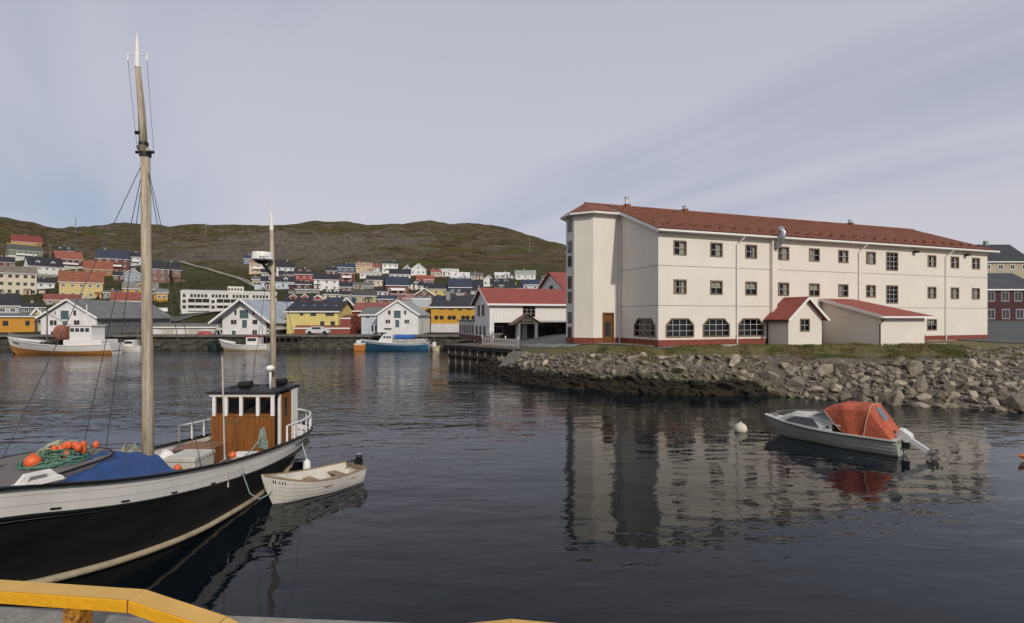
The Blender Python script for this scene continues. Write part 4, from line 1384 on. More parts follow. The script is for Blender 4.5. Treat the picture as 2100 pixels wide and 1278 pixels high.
def town():
    h = house
    # --- left slope
    h('small ochre house with dark red roof, topmost on the left slope', 24, 87, 483, 496, 506, OCH, RED_, yo=4)
    h('green house with grey-green roof and white base below the topmost ochre house', 18, 89, 503, 514, 533, GRN, (0.08, 0.09, 0.075), yo=10, base=((0.6, 0.6, 0.56), 0.42))
    h('maroon house with black roof cut by the left edge of the view', -10, 30, 516, 537, 549, MAR, BLK)
    h('white house with black roof and rooflights left of the orange-roofed maroon house', 60, 131, 528, 546, 570, WHT, BLK, yo=14, base=((0.22, 0.25, 0.2), 0.3))
    h('grey house with black roof half hidden behind the orange-roofed maroon house', 112, 152, 505, 514, 524, (0.3, 0.32, 0.3), BLK)
    h('maroon house with orange-red roof and white windows on the left slope', 116, 171, 512, 531, 553, (0.11, 0.04, 0.03), (0.28, 0.095, 0.065), yo=12, base=((0.5, 0.5, 0.42), 0.35))
    h('low orange-brown house with orange roof above the big yellow house', 172, 231, 533, 552, 568, (0.30, 0.125, 0.04), (0.25, 0.085, 0.045), chim=False)
    h('tall red-brown house with blue-black roof and two rows of white windows', 197, 264, 512, 530, 561, (0.15, 0.05, 0.035), BLU, yo=-5, rows=3, cols=4)
    h('pale blue-white house with dark roof just left of the big mast', 260, 290, 518, 526, 546, LBL, BLK)
    h('small blue-grey gabled house low beside the big mast', 255, 289, 551, 562, 578, (0.33, 0.38, 0.42), (0.10, 0.11, 0.13), 'g')
    h('brown-pink house with black roof just right of the big mast, beside a conifer', 310, 371, 537, 552, 580, (0.23, 0.13, 0.10), BLK, yo=10)
    h('cream three-storey apartment house with grey-brown roof at the left edge', -4, 76, 547, 560, 606, CRM, (0.19, 0.16, 0.13), rows=3, cols=5, win='dark')
    h('big pale yellow apartment house with orange roof on the left slope', 122, 212, 557, 578, 614, (0.60, 0.47, 0.20), (0.24, 0.088, 0.05), rows=2, cols=5, base=((0.5, 0.46, 0.34), 0.18))
    h('light grey house with large black roof above the orange quay shed', -8, 39, 590, 625, 649, (0.44, 0.46, 0.48), BLK, d=135)
    h('long low house with brown-red roof behind the left white warehouse', 92, 166, 604, 615, 624, (0.4, 0.34, 0.28), (0.22, 0.07, 0.05), rows=1, chim=False)
    h('white low building with brown-red roof left of the big mast', 229, 291, 600, 616, 628, WHT, (0.24, 0.075, 0.05), rows=1, chim=False)
    h('orange-yellow house with grey roof behind the big mast', 253, 324, 580, 592, 618, OCH, (0.2, 0.19, 0.17), cols=4)
    h('lower orange-yellow wing right of the big mast', 320, 344, 593, 600, 620, OCH, (0.2, 0.19, 0.17), chim=False)
    h('orange quay shed with flat roof at the left edge of the far shore', -6, 72, 644, 649, 679, (0.58, 0.27, 0.03), GRY, d=101, D=8, wins=[(6, 17, 658, 668, 'dark'), (52, 61, 658, 668, 'dark')], chim=False, cat='shed')
    h('narrow cream gabled house squeezed left of the left white warehouse', 66, 84, 633, 643, 684, (0.55, 0.48, 0.30), GRY, 'g', d=104, chim=False)
    h('little red and white quay kiosk just right of the big mast', 313, 340, 633, 637, 667, (0.23, 0.05, 0.035), WHT, d=112, D=4, base=((0.68, 0.66, 0.64), 0.48), cols=2, rows=1, chim=False, cat='kiosk')
    # --- white warehouses on the quay
    A, Wd, hw, rise, D = h('left white gabled quay warehouse with grey roof behind the orange-bottomed ship', 84, 198, 615, 650, 691, WHT, (0.17, 0.17, 0.165), 'g', d=88, rel=0.0, D=19, ov=0.5, cat='warehouse', name='quay_warehouse', group='white warehouses on the quay', chim=False,
        wins=[(103, 109, 657, 667, 'dark'), (111, 116, 657, 667, 'dark'), (152, 157, 657, 667, 'dark'), (158, 163, 657, 667, 'dark'), (151, 156, 637, 647, 'red'), (112, 116, 638, 646, 'white'), (105, 113, 680, 687, 'dark'), (148, 160, 677, 683, 'dark')],
        hatch=[(125, 142, 637, 655), (129, 139, 658, 673)])
    for k in range(7):
        town_window(A, Wd / 2, hw * 0.62, 1.3, 0.9, 'dark', 2 + k * 2.5, R(90))
    MB().box(Wd / 2 + 0.003, Wd / 2 + 0.06, 0.2, D - 0.2, -0.5, hw * 0.85).build('side_cladding', mat('grey_side_boards', (0.20, 0.20, 0.195), 0.7, 0.2, streak=0.2), A)
    B, Wd, hw, rise, D = h('middle white gabled quay warehouse with pale blue-grey roof and side galleries', 456, 546, 615, 650, 696, WHT, (0.36, 0.39, 0.43), 'g', d=88, rel=0.0, D=17, ov=1.5, cat='warehouse', name='quay_warehouse', group='white warehouses on the quay', chim=False,
        wins=[(481, 485, 636, 646, 'dark'), (518, 522, 636, 646, 'dark'), (474, 479, 656, 665, 'dark'), (480, 485, 656, 665, 'dark'), (518, 523, 656, 665, 'dark'), (523, 528, 656, 665, 'dark'), (518, 522, 677, 686, 'dark'), (523, 527, 677, 686, 'dark')],
        hatch=[(492, 510, 636, 653), (497, 507, 656, 672), (476, 484, 678, 698)])
    for s in (-1, 1):
        gal = MB().box(s * (Wd / 2 + 0.02), s * (Wd / 2 + 1.1), 0.1, D, hw * 0.42, hw * 0.47).box(s * (Wd / 2 + 1.06), s * (Wd / 2 + 1.1), 0.1, D, hw * 0.47, hw * 0.62).build('gallery', TRIM, B)
        for k in range(5):
            MB().bar((s * (Wd / 2 + 0.05), 0.15 + k * 4, 0.4), (s * (Wd / 2 + 1.4), 0.15 + k * 4, hw * 0.85), 0.1).build('strut', TRIM, B)
            town_window(B, s * (Wd / 2), hw * 0.72, 1.6, 0.9, 'dark', 1.2 + k * 3.4, R(90 * s))
    C, Wd, hw, rise, D = h('right white gabled quay warehouse behind the blue boat', 774, 858, 617, 645, 688, WHT, (0.3, 0.31, 0.32), 'g', d=88, rel=0.0, D=14, ov=0.3, cat='warehouse', name='quay_warehouse', group='white warehouses on the quay', chim=False,
        wins=[(796, 801, 637, 645, 'dark'), (829, 833, 637, 645, 'dark'), (791, 795, 656, 663, 'dark'), (796, 800, 656, 663, 'dark'), (830, 834, 656, 663, 'dark'), (835, 839, 656, 663, 'dark'), (788, 803, 673, 676, 'dark')],
        hatch=[(808, 822, 637, 652), (811, 819, 656, 671)])
    h('pale grey wing with grey roof joined to the left of the right white warehouse', 741, 775, 632, 645, 682, (0.5, 0.54, 0.57), (0.16, 0.17, 0.16), d=90, D=8, rel=0, wins=[(750, 753, 649, 652, 'dark'), (754, 757, 649, 652, 'dark'), (762, 766, 667, 680, 'dark'), (769, 772, 667, 680, 'dark')], chim=False, cat='warehouse')
    # --- long white terrace
    T, Wd, hw, rise, D = h('long white flat-roofed apartment terrace with dark balconies on the slope', 374, 571, 597, 600, 638, (0.64, 0.62, 0.57), (0.5, 0.48, 0.44), rows=1, cols=2, wins=[], chim=False, cat='apartments', D=9, ov=0.1, yo=-2)
    for z in (0.80, 0.5, 0.2):
        for i in range(14):
            x = -Wd / 2 + Wd * (i + 0.5) / 14
            if z > 0.7:
                town_window(T, x, hw * z, 0.7, 0.9, 'dark')
                if i % 3:
                    town_window(T, x + 0.9, hw * z, 0.6, 0.9, 'dark')
            elif i not in (0, 4, 9, 13):
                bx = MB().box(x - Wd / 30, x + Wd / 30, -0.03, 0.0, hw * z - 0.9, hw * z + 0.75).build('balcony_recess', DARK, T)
                MB().box(x - Wd / 29, x + Wd / 29, -0.45, -0.03, hw * z - 1.15, hw * z - 0.35).build('balcony_parapet', wmat((0.64, 0.62, 0.57)), T)
            else:
                town_window(T, x, hw * z, 0.9, 0.9, 'dark')
    MB().box(-Wd * 0.03, Wd * 0.14, 1.0, 6, hw, hw + 1.9).build('stair_head', wmat((0.64, 0.62, 0.57)), T)
    for i in range(5):
        town_window(T, -Wd * 0.015 + i * Wd * 0.032, hw + 1.0, 0.5, 0.6, 'dark', 1.0)
    # low white quay shed between the warehouses
    S, Wd, hw, rise, D = h('low white flat-roofed quay shed between the left and middle warehouses', 300, 446, 668, 671, 692, (0.64, 0.60, 0.54), (0.17, 0.15, 0.13), d=90, D=6, rel=0, wins=[], chim=False, cat='shed', ov=0.3)
    for i in range(5):
        x = -Wd / 2 + Wd * (i + 0.6) / 5.4
        MB().box(x - 0.9, x + 0.9, -0.06, 0, 0, hw * 0.8).build('shed_door', wmat((0.5, 0.47, 0.40) if i % 2 else (0.7, 0.68, 0.66)), S)
    # --- centre
    Y, Wd, hw, rise, D = h('pale yellow quay building with black roof on a red brick base', 588, 694, 619, 638, 674, (0.66, 0.55, 0.20), BLK, d=92, D=9, rel=0, base=None, wins=[(615, 622, 640, 647, 'dark'), (637, 648, 640, 648, 'dark'), (668, 685, 640, 648, 'dark'), (657, 665, 659, 669, 'dark'), (678, 687, 659, 667, 'dark')], chim=False, cat='building')
    for i in range(4):
        MB().box(-Wd / 2 + 2 + i * 2, -Wd / 2 + 2.4 + i * 2, 2.1, 2.5, hw + rise * 0.5, hw + rise * 0.55 + 0.15).build('rooflight', STEEL, Y)
    R1, Wd, hw, rise, D = h('red brick waterside block under the pale yellow building', 603, 718, 672, 673.5, 691, (0.27, 0.07, 0.04), (0.25, 0.07, 0.045), d=90.5, D=4, rel=0, wins=[], chim=False, cat='building', ov=0.02)
    h('upright red brick corner block beside the pale yellow building', 694, 719, 651, 653, 673, (0.25, 0.07, 0.045), (0.2, 0.07, 0.05), d=93, D=6, rel=0, wins=[], chim=False, cat='building', ov=0.05)
    h('cream gabled house with black roof between yellow and red quay buildings', 694, 729, 611, 630, 655, (0.6, 0.56, 0.42), BLK, 'g', d=112, yo=-8)
    h('long black roof with cream walls behind the pale yellow building', 672, 727, 611, 626, 640, (0.45, 0.42, 0.34), BLU, d=122)
    h('black-roofed house with red dormer behind the pale yellow building', 586, 640, 606, 619, 634, (0.4, 0.16, 0.1), BLK, d=128)
    h('red-brown quay building with rusty roof left of the right white warehouse', 721, 795, 622, 637, 672, (0.20, 0.05, 0.045), (0.26, 0.085, 0.065), d=100, D=8, rel=0, rows=1, cols=3, chim=False, cat='building')
    h('olive-yellow house with black roof on the slope above the red quay building', 722, 771, 595, 606, 626, (0.42, 0.38, 0.19), (0.07, 0.065, 0.06))
    h('low olive house with flat black roof left of the olive-yellow house', 703, 730, 598, 605, 616, (0.5, 0.47, 0.28), BLK, chim=False)
    # orange quay buildings at the right
    O, Wd, hw, rise, D = h('long orange-yellow quay building with black roof and round windows', 884, 978, 608, 629, 664, (0.56, 0.30, 0.035), (0.035, 0.037, 0.045), d=100, D=10, rel=0, wins=[(920, 929, 631, 636, 'dark'), (940, 947, 631, 637, 'dark'), (900, 911, 631, 635, 'dark'), (958, 966, 631, 636, 'dark')], chim=False, cat='building')
    for px in (895, 906, 922, 931, 950, 959, 971):
        x = (px - 931) * Wd / 94
        c = MB().lathe([(0.42, 0), (0.42, 0.06)], 14).build('porthole', BLACKP, O, (x, -0.01, hw * 0.36))
        c.rotation_euler = (R(90), 0, 0)
    MB().box(-Wd / 2, Wd / 2, -0.1, 3, -2.2, -0.02).build('white_base', wmat((0.62, 0.6, 0.58)), O)
    MB().box(-1.9, -1.1, 2.6, 3.4, hw + rise * 0.4, hw + rise + 0.9).build('chimney', mat('chimney_render', (0.3, 0.27, 0.25), 0.9), O)
    O2, Wd, hw, rise, D = h('short orange building with grey metal upper front beside the long orange one', 845, 884, 611, 613, 653, (0.58, 0.29, 0.03), GRY, d=101, D=8, rel=0, wins=[(852, 863, 636, 642, 'dark'), (872, 882, 635, 643, 'dark')], chim=False, cat='building', ov=0.05)
    MB().box(-Wd / 2 - 0.03, Wd / 2 + 0.03, -0.06, 0, hw * 0.55, hw * 0.99).build('metal_front', mat('grey_metal_front', (0.42, 0.45, 0.46), 0.5, 0.08), O2)
    MB().box(-Wd / 2, Wd / 2, -0.1, 3, -2.6, 0.0).build('white_base', wmat((0.55, 0.55, 0.52)), O2)
    # --- upper centre and right slope
    S_ = [
        ('brown-red house with dark blue roof and white-framed windows above the right warehouse', 792, 838, 567, 584, 607, (0.17, 0.05, 0.04), BLU, 'e', 6),
        ('house with a dark brown pyramid-like gable above the orange quay buildings', 849, 891, 592, 606, 615, (0.13, 0.075, 0.055), (0.075, 0.045, 0.04), 'g', 0),
        ('yellow house with black roof above the long orange quay building', 871, 919, 581, 592, 608, (0.58, 0.48, 0.18), BLK, 'e', 0),
        ('large dark blue-black house at the right end of the town', 921, 966, 566, 588, 609, (0.05, 0.055, 0.07), BLU, 'e', 0),
        ('white house with wide black roof right of centre on the upper slope', 799, 842, 552, 562, 572, WHT, BLK, 'e', 0),
        ('white boxy house with black flat roof, upper row right of centre', 784, 816, 537, 541, 561, WHT, BLK, 'e', 0),
        ('cream house with pink-brown roof in the upper row', 730, 764, 539, 545, 560, (0.6, 0.46, 0.27), (0.33, 0.2, 0.15), 'e', 0),
        ('white lower house below the cream house in the upper row', 738, 782, 557, 561, 571, WHT, (0.4, 0.38, 0.35), 'e', 0),
        ('dark blue house with white windows in the upper row', 691, 728, 541, 548, 560, (0.10, 0.13, 0.2), BLU, 'e', 0),
        ('dark red house with white windows below the dark blue house', 695, 727, 558, 560, 579, MAR, (0.1, 0.06, 0.05), 'e', 0),
        ('wide white house with black roof and dark balcony band', 644, 695, 562, 573, 596, WHT, BLK, 'e', 0),
        ('bright red house with black roof above the red-doored black house', 604, 644, 552, 562, 578, (0.30, 0.035, 0.03), BLK, 'e', 0),
        ('low black house with red centre bay below the bright red house', 606, 654, 577, 583, 593, (0.09, 0.03, 0.028), BLK, 'e', 0),
        ('white house with black roof just right of the rear mast', 567, 604, 536, 548, 567, WHT, BLK, 'e', 0),
        ('pale blue-white long house with black roof crossed by the rear mast', 536, 606, 568, 578, 594, LBL, BLK, 'e', 0),
        ('peach-cream house under the radar dome', 511, 546, 533, 541, 562, (0.62, 0.47, 0.33), (0.3, 0.18, 0.13), 'e', 0),
        ('small blue house left of the radar dome, topmost in the middle', 500, 524, 524, 530, 541, (0.2, 0.25, 0.34), BLU, 'e', 0),
        ('low house with black roof just below the peach-cream house', 536, 571, 552, 559, 567, (0.45, 0.44, 0.4), BLK, 'e', 0),
        ('small pale house at the left end of the middle town', 517, 536, 568, 573, 588, (0.42, 0.38, 0.28), GRY, 'e', 0),
        ('white house with brown gable peak in the upper right row', 842, 874, 541, 553, 565, WHT, (0.13, 0.08, 0.07), 'g', 0),
        ('small red-roofed cream house in the upper right row', 884, 904, 553, 558, 568, (0.55, 0.45, 0.35), (0.3, 0.08, 0.06), 'e', 0),
        ('low white house with pale roof at the upper right', 902, 940, 552, 558, 567, WHT, (0.55, 0.54, 0.52), 'e', 0),
        ('white gabled house with bright roof above the large dark house', 924, 962, 559, 568, 576, WHT, (0.62, 0.61, 0.6), 'e', 0),
        ('rust-red house with green side left of the yellow house', 855, 889, 565, 573, 584, (0.3, 0.10, 0.06), (0.28, 0.09, 0.06), 'e', 0),
        ('dark house with black roof between large dark house and entrance building', 948, 990, 574, 588, 600, (0.06, 0.06, 0.06), BLK, 'e', 0),
        ('small white gabled house beside the dark houses at the right end', 990, 1013, 566, 574, 588, WHT, GRY, 'g', 0),
        ('dark green-black house left of the blue-white house at the right end', 1006, 1050, 572, 584, 597, (0.08, 0.09, 0.075), BLK, 'e', 0),
        ('white house with grey roof highest at the right end of town', 1057, 1098, 555, 562, 574, WHT, (0.3, 0.31, 0.29), 'e', 0),
        ('blue-white house with dark blue roof above the red entrance roof', 1070, 1106, 574, 583, 598, LBL, BLU, 'e', 0),
        ('white low house with long pale roof among the dark roofs, far right', 1015, 1045, 559, 564, 572, WHT, (0.6, 0.6, 0.58), 'e', 0),
        ('white house with small windows between the dark roof and the yellow house', 936, 950, 600, 603, 612, WHT, GRY, 'e', 0),
        ('grey-roofed low house in the middle of the slope', 724, 766, 580, 586, 593, (0.30, 0.28, 0.25), (0.14, 0.14, 0.13), 'e', 0),
        ('cream and black house above the olive-yellow house', 752, 784, 566, 574, 588, CRM, BLK, 'e', 0),
        ('long dark-roofed house behind the right white warehouse', 772, 812, 606, 613, 622, (0.2, 0.1, 0.09), BLU, 'e', 0),
        ('low pink-roofed building right behind the right white warehouse', 808, 848, 603, 612, 620, (0.3, 0.2, 0.18), (0.3, 0.17, 0.15), 'e', 0),
        ('small red house with white trim behind the yellow building', 640, 662, 606, 613, 622, (0.26, 0.06, 0.05), (0.2, 0.06, 0.05), 'g', 0),
        ('grey garage with flat roof on the road above the yellow building', 606, 655, 592, 594, 602, (0.25, 0.24, 0.23), GRY, 'e', 0),
    ]
    S_ += [
        ('dark-roofed cream house low between the yellow building and the olive house', 664, 700, 594, 603, 614, CRM, BLK, 'e', 0),
        ('small black-roofed white house just right of the olive-yellow house', 774, 796, 590, 598, 608, WHT, BLK, 'e', 0),
        ('grey house with black roof below the white boxy house', 812, 842, 571, 578, 586, (0.36, 0.36, 0.36), BLK, 'e', 0),
        ('small white gabled house left of the white gable-peaked house in the upper row', 826, 843, 545, 552, 560, WHT, BLK, 'g', 0),
        ('white house with black roof left of the yellow house at mid slope', 838, 868, 578, 586, 594, WHT, BLK, 'e', 0),
        ('red-brown house with black roof right of the wide white house', 698, 722, 579, 588, 600, (0.2, 0.07, 0.05), BLK, 'e', 0),
        ('cream cottage with grey roof above the large dark blue-black house', 964, 990, 560, 567, 575, CRM, GRY, 'e', 0),
        ('low white house with black roof between the cream and dark houses far right', 966, 1002, 590, 597, 604, WHT, BLK, 'e', 0),
        ('brown house with black roof half hidden above the red entrance roof', 1036, 1072, 584, 591, 600, (0.2, 0.14, 0.1), BLK, 'e', 0),
        ('white house with grey roof at the very right end of the slope', 1112, 1140, 566, 572, 582, WHT, GRY, 'e', 0),
        ('ochre house with black roof under the bright red house', 660, 690, 598, 604, 612, (0.5, 0.34, 0.1), BLK, 'e', 0),
        ('small maroon house left of the cream house in the upper row', 668, 690, 548, 555, 565, MAR, BLK, 'e', 0),
        ('white cottage with red roof above the dark red house row', 766, 784, 543, 549, 558, WHT, (0.24, 0.08, 0.06), 'e', 0),
        ('dark grey house left of the bright red house', 572, 602, 556, 563, 571, (0.12, 0.12, 0.13), BLK, 'e', 0),
        ('green-grey garage behind the orange quay shed', 40, 92, 622, 630, 642, (0.2, 0.22, 0.2), BLK, 'e', 0),
        ('grey retaining house with flat roof right of the yellow apartment house', 212, 252, 596, 600, 612, (0.3, 0.29, 0.27), GRY, 'e', 0),
        ('small white house with black roof above the light grey house at the left edge', 76, 112, 572, 580, 592, WHT, BLK, 'e', 0),
        ('brown cottage with black roof right of the orange-brown house', 232, 256, 558, 565, 576, (0.18, 0.10, 0.06), BLK, 'e', 0),
    ]
    for lab, a, b_, yr, ye, yb, w, r, o, yo in S_:
        h(lab, a, b_, yr, ye, yb, w, r, o, yo)
    # --- right edge, across the street
    h('dark red timber house with slate roof beyond the right end of the hotel', 2020, 2130, 562, 592, 664, (0.055, 0.014, 0.014), (0.06, 0.066, 0.075), d=80, rows=2, cols=4, D=9, rel=0, chim=False, group=None, ww=1.5, wh=1.6, win='dull')  # wall and window trim colours darkened to stand for shade
    h('cream house with black roof higher up behind the dark red house', 2015, 2115, 503, 535, 563, (0.42, 0.36, 0.25), (0.04, 0.042, 0.048), d=105, D=10, rel=0, group=None, rows=1, cols=4)
    # far quay clutter
    pc_ = thing('parked_car', 'small pale car parked before the red brick quay block', 'car', (at(664, 689, 88.5).x, 86.0, 2.2), 0.1)
    MB().prism([(-1.9, 0.25), (1.9, 0.25), (1.9, 0.75), (1.2, 0.85), (0.6, 1.35), (-0.9, 1.35), (-1.6, 0.85), (-1.9, 0.75)], -0.8, 0.8, Matrix(((1, 0, 0, 0), (0, 0, 1, 0), (0, 1, 0, 0), (0, 0, 0, 1)))).build('body', mat('silver_car_paint', (0.55, 0.55, 0.55), 0.3, 0.05), pc_, bevel=0.05)
    MB().box(-0.8, 0.6, -0.82, 0.82, 0.9, 1.25).build('side_window', PANE, pc_)
    for x in (-1.2, 1.2):
        for y in (-0.75, 0.75):
            MB().tube([(x, y - 0.08, 0.32), (x, y + 0.08, 0.32)], 0.32, 12).build('wheel', BLACKP, pc_)
    # piles under the middle warehouse apron
    ap = thing('pile_apron', 'dark pile-borne apron at the right foot of the middle warehouse', 'dock', (at(575, 700, 83).x, 81.5, 0))
    MB().box(-4.2, 4.2, -1.3, 1.2, 1.85, 2.12).build('deck', WOODD, ap)
    for k in range(9):
        MB().tube([(-4 + k, -1.1, -0.5), (-4 + k, -1.1, 1.85)], 0.13, 7).build('pile', WOODD, ap)
    # utility poles on the hill
    for lab, px, y0, y1 in (('utility pole on the saddle between the two hills at the left', 155, 447, 478), ('utility pole on the ridge left of the rear mast', 421, 458, 486), ('utility pole on the hill right of centre', 880, 456, 480), ('utility pole on the right shoulder of the hill', 1086, 487, 520), ('utility pole on the slope below the left hill, right of the green house', 103, 500, 530)):
        dd = hit(px, y1)
        p = at(px, y1, dd)
        hh = (y1 - y0) * dd / F
        o = thing('utility_pole', lab, 'pole', p, 0, 'utility poles on the hills')
        MB().tube([(0, 0, -1), (0, 0, hh)], [0.28, 0.2], 7).build('shaft', WOODG, o)
        MB().box(-1.2, 1.2, -0.1, 0.1, hh - 0.9, hh - 0.65).build('crossarm', WOODG, o)
    # conifer
    dd = hit(350, 580)
    p = at(350, 580, dd - 3)
    tr = thing('conifer_tree', 'single dark conifer in front of the brown-pink house', 'tree', p)
    MB().tube([(0, 0, -1), (0, 0, 5.5)], [0.2, 0.05], 7).build('trunk', WOODD, tr)
    mb = MB()
    rr = random.Random(3)
    for k in range(900):
        t = rr.random() ** 0.8
        z = 0.6 + 5.6 * t
        rad = (1 - t) * 2.0 * (0.7 + 0.3 * math.sin(z * 5)) * math.sqrt(rr.random()) + 0.1
        a = rr.uniform(0, 6.28)
        c = Vector((math.cos(a) * rad, math.sin(a) * rad, z))
        o_ = Vector((math.cos(a), math.sin(a), -0.45)) * rr.uniform(0.25, 0.5)
        s_ = Vector((-math.sin(a), math.cos(a), 0)) * 0.13
        mb.add([c - s_, c + s_, c + o_], [(0, 1, 2)])
    mb.build('crown', mat('conifer_needles', (0.018, 0.028, 0.014), 0.8, 0.4), tr, fix=False)
    # bushes and scrub on the town slope
    mb = MB()
    for k in range(1100):
        y = rr.uniform(108, 300)
        x = rr.uniform(-1.0, 0.04) * y
        z = tz(x, y)
        if fbm(x, y, 25, 3) < -0.05:
            continue
        rad = rr.uniform(0.5, 1.9)
        for q in range(26):
            v = Vector((rr.gauss(0, 1), rr.gauss(0, 1), abs(rr.gauss(0, 0.8)))) * rad * 0.55
            c = Vector((x, y, z)) + v
            a, b_ = Vector((rr.gauss(0, 1), rr.gauss(0, 1), rr.gauss(0, 1))) * 0.3, Vector((rr.gauss(0, 1), rr.gauss(0, 1), rr.gauss(0, 1))) * 0.3
            mb.add([c, c + a, c + b_], [(0, 1, 2)])
    tag(mb.build('scrub', mat('scrub_leaves', (0.050, 0.050, 0.018), 0.9, 0.5, scale=0.1), fix=False), 'low brown-green scrub between the houses on the slope', 'scrub', kind='stuff')
town()
# ================================================================== BOATS
class Hull:
    """A boat's hull: x forward from the transom, z = 0 at the waterline."""
    def __init__(s, L, B, stern_h, mid_h, bow_h, D, rake=0.35, transom=0.8, fine=2.2, full=0.4, bowp=0.9):
        s.__dict__.update(locals())
    def sheer(s, t):
        return s.mid_h + (s.bow_h - s.mid_h) * max(0, (t - 0.3) / 0.7) ** 2 + (s.stern_h - s.mid_h) * max(0, (0.3 - t) / 0.3) ** 2
    def half(s, t):
        a = s.transom + (1 - s.transom) * min(1, t / 0.42) ** 0.7
        b_ = 1 - max(0, (t - 0.42) / 0.58) ** s.fine
        return s.B / 2 * a * max(0, b_)
    def pt(s, t, f, side, out=0.0, dz=0.0):
        zs = s.sheer(t)
        kd = s.D * (1 - max(0, (t - 0.8) / 0.2) ** 2)
        p = s.full + (s.bowp - s.full) * max(0, (t - 0.35) / 0.65) ** 1.2
        y = s.half(t) * (f ** p) + out
        z = -kd + (zs + kd) * f + dz
        x = t * s.L - s.rake * (1 - f) ** 1.3 * max(0, (t - 0.5) / 0.5) ** 2
        return (x, side * y, z)
    def band(s, f0, f1, n=1, nt=26, lap=0.0, inner=0.0):
        mb = MB()
        for side in (-1, 1):
            for k in range(n):
                a, b_ = f0 + (f1 - f0) * k / n, f0 + (f1 - f0) * (k + 1) / n
                base = len(mb.v)
                for i in range(nt + 1):
                    t = i / nt
                    e = lap * min(1, (1 - t) * 8)
                    mb.v.append(s.pt(t, a, side, e - inner))
                    mb.v.append(s.pt(t, b_, side, -inner))
                for i in range(nt):
                    q = base + 2 * i
                    mb.f.append((q, q + 2, q + 3, q + 1))
        return mb
    def transom_face(s, f0=0.0, f1=1.0, n=8):
        P = [s.pt(0, f0 + (f1 - f0) * i / n, 1) for i in range(n + 1)] + [s.pt(0, f1 - (f1 - f0) * i / n, -1) for i in range(n + 1)]
        return MB().add(P, [tuple(range(len(P)))])
    def deck(s, f, t0=0.0, t1=1.0, nt=24, inset=0.0, camber=0.0):
        mb = MB()
        for i in range(nt + 1):
            t = t0 + (t1 - t0) * i / nt
            for w in (-1, -0.5, 0, 0.5, 1):
                x, y, z = s.pt(t, f, 1)
                mb.v.append((x, w * max(0, y - inset), z + camber * (1 - w * w)))
        for i in range(nt):
            for j in range(4):
                q = i * 5 + j
                mb.f.append((q, q + 1, q + 6, q + 5))
        return mb
    def rail(s, w, h, t0=0.0, t1=1.0, nt=30, out=0.0, dz=0.0):
        mb = MB()
        for side in (-1, 1):
            P = [Vector(s.pt(t0 + (t1 - t0) * i / nt, 1, side, out, dz)) for i in range(nt + 1)]
            for a, b_ in zip(P, P[1:]):
                if (b_ - a).length > 1e-4:
                    mb.bar(a, a + (b_ - a) * 1.02, w, h)
        return mb
# ------------------------------------------------------------------ foreground fishing boat
BX = -8.72
SHEER = [(5.6, 2.75), (6.5, 2.65), (7.54, 2.5), (8.65, 2.2), (9.28, 2.05), (10.1, 1.88), (11.2, 1.68), (12.3, 1.5), (13.5, 1.34), (14.7, 1.22), (16, 1.12), (17.3, 1.03), (18.5, 0.98), (20, 0.97)]
BEAM = [(5.6, 0.0), (5.9, 0.33), (6.4, 0.68), (7.0, 0.98), (7.54, 1.18), (8.65, 1.42), (9.28, 1.56), (10.1, 1.68), (11.5, 1.75), (13, 1.78), (14.5, 1.78), (16, 1.74), (17.3, 1.68), (18.2, 1.55), (18.9, 1.33), (19.4, 1.0), (19.7, 0.62), (19.82, 0.3), (19.85, 0.0)]
TUMB = [(5.6, 0.88), (7, 0.62), (8, 0.45), (9.5, 0.26), (11, 0.14), (14, 0.1), (16, 0.16), (18, 0.36), (19, 0.6), (19.85, 0.8)]
def zs_(y):
    return sum(interp(SHEER, y + k * 0.25) for k in (-2, -1, 0, 1, 2)) / 5
def hull_pt(y, f, side):
    """f = 1 at the rail, 0 at the waterline, down to -1 at the keel."""
    z = zs_(y)
    b_ = interp(BEAM, y)
    k = interp(TUMB, y)
    g = max(f, 0)
    h = b_ * (1 - k * (1 - g) ** 1.4)
    if f < 0:
        h *= math.sqrt(max(0, 1 - f * f))
    yy = y
    if y < 11:
        yy += (1 - f) * 1.1 * ((11 - y) / 5.4) ** 2
    if y > 16.5:
        yy -= (1 - f) * 0.9 * ((y - 16.5) / 3.35) ** 2
    return Vector((side * h, yy - 13.0, z * f if f > 0 else f * 1.0))
STRAKE = [(6.6, 0.42), (8, 0.3), (10, 0.2), (12, 0.08), (14, 0.03)]
